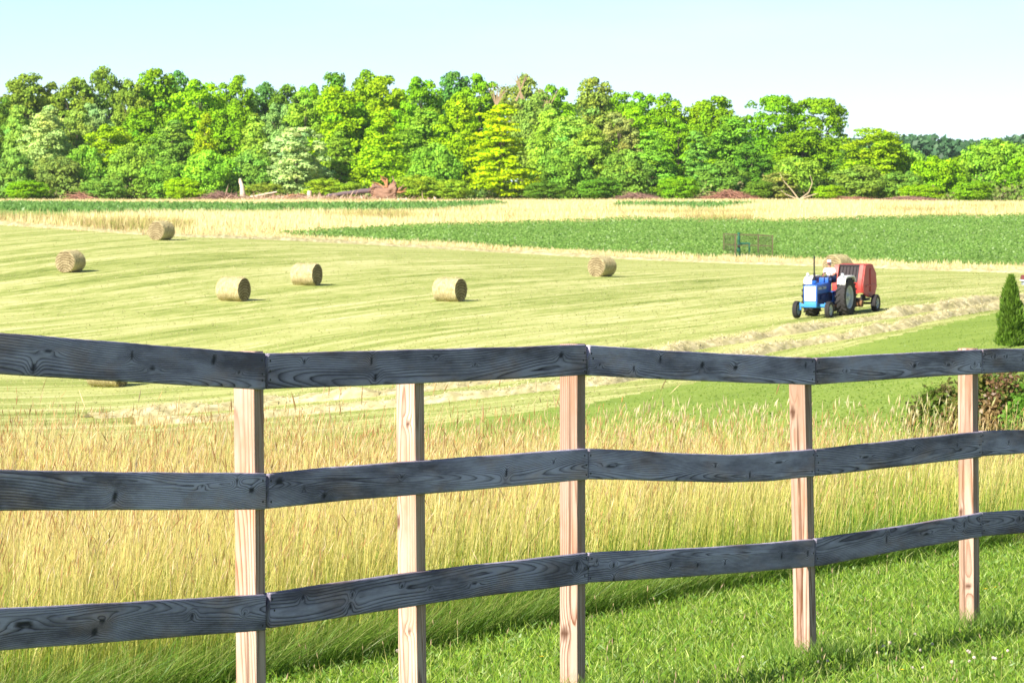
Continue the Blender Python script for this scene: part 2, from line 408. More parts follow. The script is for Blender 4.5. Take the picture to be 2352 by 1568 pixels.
# traced rail edges in photo pixels: (x, top, bottom)
RAILS = {
 (0, 1): [[(-180, 750, 849), (0, 763.5, 859), (282, 786, 876), (480, 801.5, 887.5), (609, 810.5, 894.6)],
          [(-180, 1075, 1174), (0, 1078, 1172.4), (282, 1083.5, 1171), (612, 1086, 1170)],
          [(-180, 1405, 1506), (0, 1396.6, 1493), (280, 1382.6, 1472), (450, 1373.5, 1459), (618, 1363.8, 1447)]],
 (1, 3): [[(614, 811.4, 893.5), (853, 805, 885), (1035, 800.4, 877), (1200, 796, 869.5), (1347, 790.5, 861.5)],
          [(617, 1087.5, 1168), (775, 1072, 1151), (1035, 1053, 1130), (1200, 1040.5, 1115), (1343, 1029.6, 1101.5)],
          [(623, 1360, 1441.5), (760, 1340, 1421), (907, 1320, 1399), (1088, 1297.5, 1371), (1347, 1268.3, 1340)]],
 (3, 4): [[(1352, 792, 862), (1523, 804, 871), (1703, 813.5, 878.6), (1872, 822.5, 884)],
          [(1354, 1030, 1100), (1450, 1033, 1102), (1523, 1038.5, 1104.5), (1673, 1044, 1107.5), (1763, 1040, 1105), (1875, 1031, 1094)],
          [(1354, 1268.3, 1337.8), (1598, 1258, 1322.5), (1750, 1248, 1311.5), (1882, 1236.5, 1300)]],
 (4, 5): [[(1877, 821.5, 883), (1928, 818.5, 879.5), (2051, 812, 871), (2160, 807, 864), (2254, 802.7, 858.6)],
          [(1879, 1031, 1092.5), (1928, 1026, 1088), (2080, 1009, 1070), (2257, 990, 1049.5)],
          [(1884, 1235.5, 1299.5), (2067, 1208.8, 1265), (2259, 1176.6, 1231.5)]],
 (5, 6): [[(2257, 802, 858), (2300, 799.8, 856), (2352, 800.5, 854), (2800, 797, 846)],
          [(2260, 989, 1047.5), (2352, 987, 1041), (2800, 975, 1022)],
          [(2261, 1176, 1231), (2352, 1171, 1224), (2800, 1150, 1199)]]}
KNOTS = {(0, 1, 0): [(75, 845, 10, 22), (110, 805, 18, 9), (300, 815, 7, 18), (350, 845, 16, 8), (492, 826, 9, 26), (552, 853, 7, 6)],
         (0, 1, 1): [(262, 1140, 10, 28), (580, 1125, 12, 16), (460, 1118, 10, 5), (545, 1105, 7, 14)],
         (0, 1, 2): [(210, 1450, 14, 18), (228, 1425, 14, 12), (440, 1412, 8, 12), (565, 1408, 5, 9), (50, 1432, 40, 14)],
         (1, 3, 0): [(700, 830, 7, 9), (850, 828, 7, 22), (860, 866, 10, 18), (1000, 822, 10, 5), (1090, 835, 6, 5), (1290, 815, 12, 14)],
         (1, 3, 1): [(640, 1105, 22, 16), (748, 1137, 12, 14), (700, 1122, 6, 6), (925, 1095, 6, 7), (1165, 1085, 8, 20), (1270, 1062, 6, 6)],
         (1, 3, 2): [(694, 1371, 8, 13), (810, 1366, 7, 9), (807, 1391, 9, 16), (925, 1345, 5, 5), (990, 1350, 5, 5), (1090, 1340, 14, 5), (1325, 1300, 8, 26)],
         (3, 4, 0): [(1455, 846, 7, 14), (1515, 825, 8, 18), (1615, 838, 11, 16), (1692, 844, 13, 13), (1850, 838, 8, 14), (1375, 838, 8, 6)],
         (3, 4, 1): [(1402, 1070, 30, 5), (1721, 1090, 7, 16), (1640, 1070, 8, 5), (1790, 1062, 24, 5)],
         (3, 4, 2): [(1374, 1287, 4, 8), (1411, 1296, 6, 12), (1411, 1330, 6, 14), (1537, 1297, 5, 9), (1600, 1297, 5, 8), (1666, 1293, 6, 8), (1800, 1277, 5, 16), (1858, 1270, 5, 12)],
         (4, 5, 0): [(1945, 852, 5, 8), (2104, 840, 12, 8), (2180, 838, 10, 6), (2240, 835, 6, 8)],
         (4, 5, 1): [(1990, 1050, 18, 4), (2100, 1032, 8, 8), (2200, 1022, 5, 8)],
         (4, 5, 2): [(2040, 1238, 5, 22), (2215, 1205, 5, 16), (2130, 1225, 20, 5), (2190, 1210, 8, 6)],
         (5, 6, 0): [(2285, 818, 5, 10), (2313, 818, 3, 10), (2350, 826, 4, 10)], (5, 6, 1): [(2320, 1015, 6, 8)], (5, 6, 2): [(2345, 1190, 4, 14)]}
fence = empty('board_fence', (J[3].x, J[3].y, gz(J[3].x, J[3].y)))
tag(fence, 'grey weathered three-board fence on pale square posts across the foreground', 'fence')
FO = Vector(fence.location)
def to_fence(o): o.parent = fence; o.location = Vector(o.location) - FO
def rail(key, row, trace):
    a, b = key; P0, P1 = J[a], J[b]
    t = (P1 - P0).normalized(); nn = Vector((t.y, -t.x)); L = (P1 - P0).length
    nU, nV = int(L * 58), 15
    gap0 = {1: 0.010, 3: 0.013, 4: 0.004, 5: 0.004}.get(a, 0.004) * (1 + 0.4 * (row - 1) * (a == 3)); gap1 = 0.004
    us = np.linspace(gap0, L - gap1, nU)
    X = P0.x + t.x * us; Y = P0.y + t.y * us
    xs, tp, bt = np.array(trace).T
    pxs, _ = proj(X, Y, EYE - 1.0)
    kw = dict()
    yt = np.interp(pxs, xs, tp); yb = np.interp(pxs, xs, bt)
    ker = np.ones(7) / 7                                         # soften the traced corners
    for arr in (yt, yb): arr[3:-3] = np.convolve(arr, ker, 'valid')
    zt = np.array([z_of(p, y, d) for p, y, d in zip(pxs, yt, Y)]); zb = np.array([z_of(p, y, d) for p, y, d in zip(pxs, yb, Y)])
    seed = a * 7 + row * 3 + 1; r2 = np.random.default_rng(seed)
    bow = 0.006 * np.sin(us / L * np.pi * r2.uniform(1, 2.4) + r2.uniform(0, 6))
    th = 0.025
    vs = np.linspace(0, 1, nV)
    # section: front face nV points bottom->top, then top back, bottom back (with small eased corners)
    secv = [(0, .004)] + [(v, 0) for v in np.linspace(.03, .97, nV)] + [(1, .004), (1, th - .003), (.98, th), (.02, th), (0, th - .003)]
    ns = len(secv); V = np.empty((nU, ns, 3)); Wd = np.empty((nU, ns, 3)); Kn = np.zeros((nU, ns))
    v0 = r2.uniform(-.09, .05); dep = r2.uniform(.012, .05); sp = r2.uniform(.0065, .0085)
    ph = r2.uniform(0, 6, 6)
    edge_n = 0.0007 * np.sin(us * 9 + ph[4]) + 0.0004 * np.sin(us * 61 + ph[5])
    for j, (v, dq) in enumerate(secv):
        z = zb + (zt - zb) * v + edge_n * (1 if v > .9 else -.6 if v < .1 else 0)
        off = bow + 0.0005 - dq
        V[:, j, 0] = X + nn.x * off; V[:, j, 1] = Y + nn.y * off; V[:, j, 2] = z
        vv = (v - .5) * .14
        d_ = dep + .018 * np.sin(us * 1.1 + ph[0]) + .010 * np.sin(us * 3.1 + ph[1]) + dq
        wander = v0 + .022 * np.sin(us * 1.7 + ph[2]) + .006 * np.sin(us * 5.2 + ph[3])
        r = np.sqrt((vv - wander) ** 2 + d_ ** 2) * (1 + .25 * np.sin(us * .7 + ph[1]))
        for (kx, ky, ka, kb) in KNOTS.get((a, b, row), []):
            ic = int(np.argmin(abs(pxs - kx))); s_ = FPX / Y[ic]
            uk = us[ic]; vk = ((yb[ic] - ky) / (yb[ic] - yt[ic]) - .5) * .14
            ua, vb = ka / s_ * (L / (abs(P1.x - P0.x))) * .42, kb / s_ * .5
            sk = .35 * (vv - vk)
            e = ((us - uk - sk) / (ua * 2.6)) ** 2 + ((vv - vk) / (vb * 1.9)) ** 2
            r = r + .020 * np.exp(-e) * (1 if (kx + ky) % 2 < 1 else -1)
            e2 = ((us - uk - sk) / ua) ** 2 + ((vv - vk) / vb) ** 2
            Kn[:, j] = np.maximum(Kn[:, j], np.clip(1.5 - 1.1 * e2, 0, 1))
        Wd[:, j, 0] = r / sp; Wd[:, j, 1] = us; Wd[:, j, 2] = vv + dq
    i = np.arange(nU - 1)[:, None] * ns + np.arange(ns)[None, :]; i2 = np.arange(nU - 1)[:, None] * ns + (np.arange(ns)[None, :] + 1) % ns
    F = np.stack([i, i + ns, i2 + ns, i2], -1).reshape(-1, 4)
    caps = np.array([list(range(ns))[::1]]), np.array([[(nU - 1) * ns + q for q in range(ns)][::-1]])
    me = from_arrays('rail', V.reshape(-1, 3), [F, caps[0], caps[1]])
    set_vec(me, Wd.reshape(-1, 3), 'wood'); set_f(me, Kn.reshape(-1), 'knot')
    bm = bmesh.new(); bm.from_mesh(me); bmesh.ops.recalc_face_normals(bm, faces=bm.faces); bm.to_mesh(me); bm.free()
    o = link('rail', me, M_rail); to_fence(o)
    # nails near the ends
    for e_i, uu in ((0, .03), (1, L - .03)):
        for vq in (.2, .5, .8):
            if r2.random() < .15: continue
            k = int(np.argmin(abs(us - uu - r2.normal(0, .006)))); vq2 = vq + r2.normal(0, .04)
            p = Vector((X[k], Y[k], zb[k] + (zt[k] - zb[k]) * vq2)) + Vector((nn.x, nn.y, 0)) * (bow[k] + .0008)
            no = bpy.data.objects.new('nail', NAIL); COL.objects.link(no); no.parent = o
            no.matrix_local = Matrix.Translation(p - FO - Vector(o.location)) @ Vector((nn.x, nn.y, 0)).to_track_quat('Z', 'Y').to_matrix().to_4x4()
bm = bmesh.new(); bmesh.ops.create_cone(bm, cap_ends=True, segments=8, radius1=.0055, radius2=.0045, depth=.004)
NAIL = bpy.data.meshes.new('nail'); bm.to_mesh(NAIL); bm.free(); NAIL.materials.append(M_nail)
for key, rows in RAILS.items():
    for row, tr in enumerate(rows): rail(key, row, tr)
def post(plan, t, ztop, zbot, lean, seed, knots=(), along=0.0):
    nn = Vector((t.y, -t.x)); r2 = np.random.default_rng(seed)
    w = .0889; c = plan - nn * (w / 2 + .0265) + t * along
    nZ, nS = 90, 13
    zs = np.linspace(zbot - .5, ztop, nZ)
    # ring of a square with chamfered corners; faces -t (seen, lit) / nn (seen, shaded)
    pts = []
    for (n1, n2) in ((-t, nn), (nn, t), (t, -nn), (-nn, -t)):
        for k in np.linspace(-.47, .47, nS): pts.append((n1 * .5 + n2 * k))
    ns = len(pts); V = np.empty((nZ, ns, 3)); Wd = np.empty((nZ, ns, 3)); Kn = np.zeros((nZ, ns))
    ph = r2.uniform(0, 6, 5); core = (r2.uniform(-.05, .05), r2.uniform(-.06, .06))
    for j, q in enumerate(pts):
        lz = (zs - (ztop + zbot) / 2)
        V[:, j, 0] = c.x + q.x * w + lean[0] * lz; V[:, j, 1] = c.y + q.y * w + lean[1] * lz; V[:, j, 2] = zs
        qa, qb = q.dot(t) * w, q.dot(nn) * w
        r = np.hypot(qa - core[0] - .02 * np.sin(zs * 1.5 + ph[0]), qb - core[1] - .012 * np.sin(zs * 2.3 + ph[1])) * (1 + .12 * np.sin(zs * 1.2 + ph[2]))
        vv = qb if abs(qa) > .44 * w else qa
        for (kz, kb, ra, rb) in knots:
            if j < nS:
                e = ((zs - (ztop - kz)) / (ra * 2.2)) ** 2 + ((vv - kb) / (rb * 2.2)) ** 2
                r = r + .012 * np.exp(-e)
                e2 = ((zs - (ztop - kz)) / ra) ** 2 + ((vv - kb) / rb) ** 2
                Kn[:, j] = np.maximum(Kn[:, j], np.clip(1.4 - 1.1 * e2, 0, 1))
        Wd[:, j, 0] = r / .0105; Wd[:, j, 1] = zs; Wd[:, j, 2] = vv + qa
    # soil splash near the ground
    Kn = np.maximum(Kn, np.clip(1 - (zs - zbot) / .22, 0, 1)[:, None] * (r2.random((nZ, ns)) < .35) * r2.uniform(.2, .7, (nZ, ns)))
    # drying crack (check) down the lit face
    ck = int(nS * r2.uniform(.3, .7)); depth = .008 if seed in (5, 4) else r2.uniform(.002, .006)
    zz = np.linspace(0, 1, nZ); prof = np.exp(-((zz - r2.uniform(.3, .7)) / .3) ** 2)
    V[:, ck, 0] += t.x * depth * prof; V[:, ck, 1] += t.y * depth * prof; Kn[:, ck] = np.maximum(Kn[:, ck], prof * .95 * (depth > .004))
    i = np.arange(nZ - 1)[:, None] * ns + np.arange(ns)[None, :]; i2 = np.arange(nZ - 1)[:, None] * ns + (np.arange(ns)[None, :] + 1) % ns
    F = np.stack([i, i2, i2 + ns, i + ns], -1).reshape(-1, 4)
    me = from_arrays('post', V.reshape(-1, 3), [F, np.array([list(range(ns))[::-1]]), np.array([[(nZ - 1) * ns + q for q in range(ns)]])])
    set_vec(me, Wd.reshape(-1, 3), 'wood'); set_f(me, Kn.reshape(-1), 'knot')
    bm = bmesh.new(); bm.from_mesh(me); bmesh.ops.recalc_face_normals(bm, faces=bm.faces); bm.to_mesh(me); bm.free()
    o = link('post', me, M_post); to_fence(o)
t13 = (J[3] - J[1]).normalized(); t34 = (J[4] - J[3]).normalized(); t45 = (J[5] - J[4]).normalized(); t01 = (J[1] - J[0]).normalized()
k2 = (979 - 613) / (1350 - 613); k2 = k2 * 505 / (k2 * 505 + (1 - k2) * 589)
P2 = J[1].lerp(J[3], k2)
tm = lambda a, b: (a + b).normalized()
for plan, t, ytop, px, lean, seed, kn, al in (
        (J[0], t01, 742, -170, (0, 0), 1, (), 0),
        (J[1], tm(t01, t13), 807, 613, (-.006, 0), 2, ((.55, .0, .03, .008), (1.05, .02, .02, .01)), -.01),
        (P2, t13, 806, 980, (-.008, .003), 3, ((.30, .01, .014, .009), (.72, -.042, .035, .012), (1.17, .01, .012, .01)), 0),
        (J[3], tm(t13, t34), 789.5, 1350, (-.001, 0), 4, ((1.32, -.02, .03, .022), (1.05, .03, .02, .01)), -.01),
        (J[4], tm(t34, t45), 821, 1874, (-.022, .005), 5, ((.28, -.025, .03, .016), (.5, .0, .2, .004)), 0),
        (J[5], t45, 800, 2256, (-.010, 0), 6, ((1.33, .012, .022, .018), (.92, -.03, .02, .012)), -.01),
        (J[6], t45, 800, 2640, (0, 0), 7, (), 0)):
    post(plan, t, z_of(px, ytop, plan.y), gz(plan.x, plan.y), lean, seed, kn, al)

# ------------------------------------------------------------------ tall meadow grass behind the fence
GREEN1, GREEN2 = [(.17, .35, .02), (.22, .40, .03), (.27, .44, .035), (.12, .26, .02)], [(.46, .56, .05), (.57, .62, .08), (.38, .52, .04), (.66, .64, .13)]
GOLD = [(.84, .66, .28), (.88, .73, .38), (.76, .56, .21), (.82, .69, .30), (.86, .66, .32), (.62, .42, .15)]
def tall_area(n, y0, y1, q0=-1.35, q1=1.35):
    X, Y = scatter(n, y0, y1, q0, q1)
    X = X + rng.uniform(-.8, .8, n)
    lim = 39.5 + 4 * (vnoise(X, Y, 2.2, 9) - .5)
    m = (edge_side(X, Y) > .02 + .14 * vnoise(X, Y, .5, 4)) & (Y < lim)
    X, Y = X[m], Y[m]
    return np.stack([X, Y, terr(X, Y)], -1)
parts = []
pos = tall_area(104000, 13.2, 44); n = len(pos)
es = edge_side(pos[:, 0], pos[:, 1]); near = np.clip(es / .5, 0, 1)
hh = (.56 + .24 * near) * rng.normal(1, .13, n).clip(.45, 1.22) * (.80 + .22 * vnoise(pos[:, 0], pos[:, 1], 1.3, 2) + .20 * vnoise(pos[:, 0], pos[:, 1], .35, 8))
wid = rng.uniform(.0024, .0058, n) * (pos[:, 1] / 22) ** .8
az = rng.normal(-.2, 1.3, n)
ripe = np.clip(.35 + 1.1 * (vnoise(pos[:, 0], pos[:, 1], .55, 21) + .5 * vnoise(pos[:, 0], pos[:, 1], 2.1, 22) - .75) + rng.normal(0, .22, n), 0, 1)[:, None]
lush = (rng.random(n) < .13)[:, None] | (ripe < .03)
tipc = pick(GOLD, n) * (.93 + .12 * ripe); tipc = np.where(lush, pick([(.30, .44, .05), (.40, .50, .08), (.24, .38, .04)], n), tipc)
midc = pick(GREEN2, n) * (1 - .55 * ripe) + pick(GOLD, n) * .55 * ripe; midc = np.where(lush, pick([(.22, .40, .03), (.28, .45, .04), (.16, .32, .025)], n), midc)
wid = np.where(lush[:, 0], wid * 1.5, wid); hh = np.where(lush[:, 0], hh * rng.uniform(.55, .9, n), hh)
parts.append(blades(pos, hh, wid, az, rng.normal(.06, .08, n), rng.gamma(1.6, .10, n), pick(GREEN1, n, .2), tipc, 3, cmid=midc))
# seed heads on top
k = rng.random(n) < .5
kp, kh, ka = pos[k], hh[k], az[k]; m_ = len(kp)
st_h = kh * rng.uniform(.95, 1.16, m_); st_l = rng.normal(.08, .08, m_); st_b = rng.gamma(1.5, .06, m_)
tall = (rng.random(m_) < .035) & (kp[:, 1] < 30); st_h = np.minimum(np.where(tall, st_h * rng.uniform(1.15, 1.55, m_), st_h), np.where(tall, 1.36, rng.uniform(.98, 1.16, m_)))
HEADC = [(.70, .50, .22), (.55, .33, .13), (.78, .62, .34), (.46, .28, .10), (.82, .68, .42), (.60, .46, .20)]
parts.append(blades(kp, st_h, .0030 * (kp[:, 1] / 22) ** .8 + np.zeros(m_), ka, st_l, st_b, pick(GREEN2, m_), pick(GOLD, m_), 3, taper=6))
tipo = (st_l + st_b) * st_h
tip = kp + np.stack([np.cos(ka) * tipo, np.sin(ka) * tipo, st_h], -1)
axd = np.stack([np.cos(ka) * (st_l + 2 * st_b), np.sin(ka) * (st_l + 2 * st_b), np.ones(m_)], -1)
axd += rng.normal(0, .18, axd.shape)
HL = rng.uniform(.03, .11, m_) * np.where(tall, 1.3, 1)
parts.append(spindle(tip - axd * HL[:, None] * .5, axd, HL, rng.uniform(.0035, .0085, m_) * np.where(tall, 1.25, 1) * (kp[:, 1] / 22) ** .3, pick(HEADC, m_, .2)))
# a few bent and broken stems among them
pos = tall_area(3500, 13.2, 42); n = len(pos)
parts.append(blades(pos, rng.uniform(.55, .95, n), rng.uniform(.004, .008, n), rng.uniform(0, 6.3, n), rng.normal(.15, .1, n), rng.uniform(.25, .7, n), pick(GREEN2, n), pick([(.55, .34, .14), (.45, .26, .10), (.8, .66, .4)], n), 5, flop=rng.uniform(.1, .5, n)))
stuff('tall_meadow_grass', parts, M_blade, 'tall golden seeded meadow grass, green at its foot, behind the fence', 'grass')
# green arching blades spilling over the mown edge
n = 19000
s_ = rng.uniform(-4, 15, n); o_ = rng.gamma(1.5, .10, n) - .12
X = e0.x + ed.x * s_ + en.x * o_; Y = e0.y + ed.y * s_ + en.y * o_
pos = np.stack([X, Y, terr(X, Y)], -1); fz = math.atan2(-en.y, -en.x)
lng = rng.random(n) < .12
stuff('grass_verge', [blades(pos, np.where(lng, rng.uniform(.3, .5, n), rng.uniform(.12, .34, n)), rng.uniform(.003, .0065, n), rng.normal(fz, 1.25, n), rng.normal(.25, .38, n), rng.uniform(.05, .85, n),
      pick([(.09, .20, .015), (.12, .25, .02), (.14, .26, .025)], n), pick([(.19, .34, .04), (.27, .40, .06), (.38, .45, .10), (.13, .28, .035), (.50, .48, .18)], n, .2), 3, flop=rng.uniform(0, .35, n))],
      M_blade, 'green arching grass along the foot of the tall meadow', 'grass')
# ------------------------------------------------------------------ mown lawn by the fence
def lawn_pts(n, y0, y1, q0, q1):
    X, Y = scatter(n, y0, y1, q0, q1); m = edge_side(X, Y) < .15; X, Y = X[m], Y[m]
    return np.stack([X, Y, terr(X, Y)], -1)
LB, LT = [(.17, .30, .02), (.21, .35, .028), (.13, .25, .018)], [(.36, .55, .05), (.48, .65, .08), (.27, .46, .04), (.60, .72, .15), (.18, .34, .03), (.72, .76, .30)]
parts = []
pos = lawn_pts(170000, 14.6, 36, -.75, 1.4); n = len(pos)
hv = .75 + .5 * vnoise(pos[:, 0], pos[:, 1], .35, 6)
parts.append(blades(pos, rng.gamma(3.6, .0100, n) * hv, rng.uniform(.0032, .0082, n), rng.uniform(0, 6.3, n), rng.normal(.25, .45, n), rng.uniform(0, .8, n), pick(LB, n, .2), pick(LT, n, .28), 2, taper=2))
# broader clover and plantain leaves, nearly flat
pos = lawn_pts(26000, 14.6, 34, -.75, 1.4); n = len(pos); pos[:, 2] += rng.uniform(.015, .05, n)
parts.append(blades(pos, rng.uniform(.012, .03, n), rng.uniform(.008, .016, n), rng.uniform(0, 6.3, n), rng.uniform(.3, 1.4, n), rng.uniform(0, .8, n), pick(LB, n), pick([(.10, .24, .03), (.14, .30, .05), (.20, .36, .08)], n), 2, taper=3))
# longer unmown grass under the fence line
fl = [J[i] for i in (0, 1, 3, 4, 5, 6)]; pp = []
for a, b in zip(fl[:-1], fl[1:]):
    L = (b - a).length; k = int(L * 420); u = rng.random(k); t = (b - a) / L
    off = rng.normal(.02, .12, k); keep = rng.random(k) < vnoise(a.x + u * L * 3, off * 0 + a.y, .6, 8) ** 1.5
    pp.append(np.stack([a.x + t.x * L * u + t.y * off, a.y + t.y * L * u - t.x * off], -1)[keep])
for i, (q, k) in enumerate(((J[4], 900), (J[5], 300), (J[3], 350), (P2, 250), (J[1], 250))): pp.append(np.array([[q.x - .02, q.y - .03]]) + rng.normal(0, .13 if i == 0 else .08, (k, 2)))
pp.append(np.stack([rng.uniform(.6, 3.2, 700), rng.uniform(17.0, 19.9, 700)], -1))
pp = np.concatenate(pp); n = len(pp); pos = np.column_stack([pp, terr(pp[:, 0], pp[:, 1])])
parts.append(blades(pos, rng.uniform(.05, .15, n), rng.uniform(.003, .0065, n), rng.uniform(0, 6.3, n), rng.normal(.15, .2, n), rng.uniform(.05, .7, n), pick(LB, n), pick([(.20, .36, .05), (.28, .43, .08), (.36, .48, .12), (.16, .32, .06)], n), 4))
stuff('lawn_grass', parts, M_blade, 'short mown green lawn grass under the fence', 'grass')
# dry stems with small heads in the lawn, and clover heads
pos = lawn_pts(260, 16, 30, -.5, 1.3); n = len(pos); h = rng.uniform(.08, .2, n); a = rng.uniform(0, 6.3, n); l = rng.normal(.2, .2, n)
tip = pos + np.stack([np.cos(a) * l * h, np.sin(a) * l * h, h], -1)
stuff('dry_lawn_stems', [blades(pos, h, np.full(n, .0025), a, l, l * 0, pick(LT, n), pick(GOLD, n), 2, taper=8), spindle(tip, np.stack([np.cos(a) * l, np.sin(a) * l, np.ones(n)], -1), rng.uniform(.02, .04, n), np.full(n, .008), pick([(.55, .46, .25), (.6, .45, .3)], n))],
      M_blade, 'scattered dry seed stems standing in the mown lawn', 'grass')
cl = [hit(x, y, 15) for x, y in [(2000, 1510), (2030, 1505), (2080, 1506), (2135, 1500), (2145, 1512), (2230, 1512), (2280, 1540), (2300, 1520), (1960, 1520), (2190, 1548), (2330, 1555), (2250, 1535), (1905, 1540), (2120, 1545), (120, 1505), (405, 1400 + 80), (845, 1450), (925, 1520), (1540, 1468), (1700, 1530), (2090, 1478), (1560, 1510)]]
cp = []
for c in cl:
    for _ in range(random.randint(0, 2)): cp.append((c.x + random.gauss(0, .035), c.y + random.gauss(0, .12), c.z + random.uniform(.03, .06)))
cp = np.array(cp); V_, F_, K_ = [], [], []
o_ = 0
bm = bmesh.new(); bmesh.ops.create_icosphere(bm, subdivisions=2, radius=.0085); ico = np.array([v.co[:] for v in bm.verts]); icf = np.array([[v.index for v in f.verts] for f in bm.faces]); bm.free()
ico = ico * (1 + .25 * rng.random((len(ico), 1)))
for c in cp: V_.append(ico * rng.uniform(.8, 1.2) + c); F_.append(icf + o_); K_.append(np.tile(np.array([.70, .60, .52]) * rng.uniform(.8, 1.1), (len(ico), 1))); o_ += len(ico)
me = from_arrays('clover_flowers', np.concatenate(V_), np.concatenate(F_)); set_col(me, np.concatenate(K_))
ns_ = len(cp)
tag(link('clover_flowers', me, M_straw), 'white clover flower heads dotted in the lawn', 'clover', kind='stuff')
M_yel = mat_plain('yellow_petal', (.75, .55, .02), .6, .1, 30); M_stem = mat_plain('green_stem', (.10, .22, .03), .7)
for i, (x, y, lab) in enumerate(((2264, 1361, 'bright yellow flower in the lawn just right of the fifth fence post'), (2286, 1357, 'smaller yellow flower, the rightmost, in the lawn past the last post'), (1244, 1521, 'single yellow flower in the lawn left of the third fence post'), (2072, 1552, 'yellow flower in the lawn near the bottom edge among clover'))):
    p = hit(x, y + 12, 15); f = empty('yellow_flower', p)
    bm = bmesh.new()
    for k in range(5):
        a = k * 2 * math.pi / 5; c = Vector((math.cos(a), math.sin(a), .25)) * .009; s = Vector((-math.sin(a), math.cos(a), 0)) * .007
        vs = [bm.verts.new(Vector((0, 0, .055))), bm.verts.new(Vector((0, 0, .056)) + c * .7 + s), bm.verts.new(Vector((0, 0, .058)) + c * 1.5), bm.verts.new(Vector((0, 0, .056)) + c * .7 - s)]
        bm.faces.new(vs)
    me = bpy.data.meshes.new('petals'); bm.to_mesh(me); bm.free(); link('petals', me, M_yel, f)
    bm = bmesh.new(); bmesh.ops.create_cone(bm, segments=5, radius1=.0018, radius2=.0014, depth=.06, matrix=Matrix.Translation((0, 0, .026))); me = bpy.data.meshes.new('stem'); bm.to_mesh(me); bm.free(); link('stem', me, M_stem, f)
    tag(f, lab, 'flower', 'yellow flowers in the lawn')

def leaf_cloud(P, Nrm, size, col, r2, aspect=.7):
    n = len(P); Nn = Nrm / (np.linalg.norm(Nrm, axis=1, keepdims=True) + 1e-9)
    ref = r2.normal(0, 1, (n, 3)); u = np.cross(Nn, ref); u /= np.linalg.norm(u, axis=1, keepdims=True) + 1e-9; v = np.cross(Nn, u)
    s = size[:, None]
    V = np.stack([P - u * s, P - v * s * aspect + Nn * s * .15, P + u * s, P + v * s * aspect + Nn * s * .15], 1).reshape(-1, 3)
    F = np.arange(n * 4).reshape(-1, 4)
    return V, F, np.repeat(col[:, None], 4, 1).reshape(-1, 3)
# ------------------------------------------------------------------ far and middle-distance vegetation
def zone_pts(n, y0, y1, q0, q1, zones):
    X, Y = scatter(n, y0, y1, q0, q1); m = np.isin(zone(X, Y), zones); X, Y = X[m], Y[m]
    return np.stack([X, Y, terr(X, Y)], -1)
# hay field stubble
pos = zone_pts(45000, 120, 330, -1.15, 1.15, [2]); n = len(pos)
sw = swath_coord(pos[:, 0], pos[:, 1]); band = np.sin(sw[:, 0] * 1.15 + 1.5 * vnoise(sw[:, 1], sw[:, 0], 25, 3)) * .5 + .5
wgt = np.clip((vnoise(sw[:, 0], sw[:, 1] / 14, .9, 4) * .9 + vnoise(sw[:, 0], sw[:, 1] / 9, 3.1, 7) * .9 - .4) * 1.1 + rng.normal(0, .14, n), 0, 1)[:, None]
ct = pick([(.36, .39, .11), (.32, .35, .09), (.42, .43, .14)], n) * (1 - wgt) + pick([(.58, .54, .25), (.52, .49, .21), (.64, .58, .32)], n) * wgt
stuff('hay_stubble', [blades(pos, rng.uniform(.02, .05, n), rng.uniform(.05, .12, n), rng.uniform(0, 6.3, n), rng.normal(0, 1.6, n), rng.normal(0, .2, n), ct * .95, ct * 1.05, 1, taper=1.2)],
      M_blade, 'pale cut stubble of the mown hay field', 'stubble')
# right-hand lawn, longer clumps
pos = zone_pts(26000, 60, 215, -.2, 1.15, [0]); n = len(pos)
stuff('lawn_turf_far', [blades(pos, rng.uniform(.015, .035, n), rng.uniform(.04, .09, n), rng.uniform(0, 6.3, n), rng.normal(.3, .5, n), rng.normal(0, .2, n), pick(LB, n), pick([(.20, .29, .05), (.25, .33, .065), (.30, .38, .09)], n), 1, taper=1.3)],
      M_blade, 'smooth green lawn sloping away beyond the fence at right', 'grass')
# soya-like crop
CR = [(.13, .26, .045), (.18, .33, .06), (.22, .37, .08), (.11, .22, .04), (.27, .42, .11)]
pos = zone_pts(210000, 285, 460, -.65, 1.15, [3]); n = len(pos)
def crop_leaves(pos, sc, cols):
    n = len(pos); bush = (.7 + .6 * vnoise(pos[:, 0], pos[:, 1], 2.2, 1)); pos = pos + np.column_stack([np.zeros((n, 2)), rng.uniform(.05, .42, n) * bush])
    return leaf_cloud(pos, rng.normal(0, .38, (n, 3)) + [-.15, -.3, .8], sc * rng.uniform(.6, 1.3, n), pick(cols, n) * (.86 + .24 * vnoise(pos[:, 0], pos[:, 1], 3.5, 6))[:, None], rng, .8)
stuff('crop_plants', [crop_leaves(pos, .085, CR)],
      M_blade, 'low leafy green crop covering the wedge-shaped field at right', 'crop')
pos = zone_pts(40000, 380, 715, -1.15, 1.0, [5]); n = len(pos)
stuff('far_crop_plants', [blades(pos, rng.uniform(.25, .5, n), rng.uniform(.15, .35, n), rng.uniform(0, 6.3, n), rng.normal(0, .5, n), rng.normal(.3, .4, n), pick([(.14, .27, .06), (.17, .32, .07)], n), pick([(.16, .31, .07), (.21, .38, .09)], n), 2, taper=2.2)],
      M_blade, 'dark green crop strip running below the trees', 'crop')
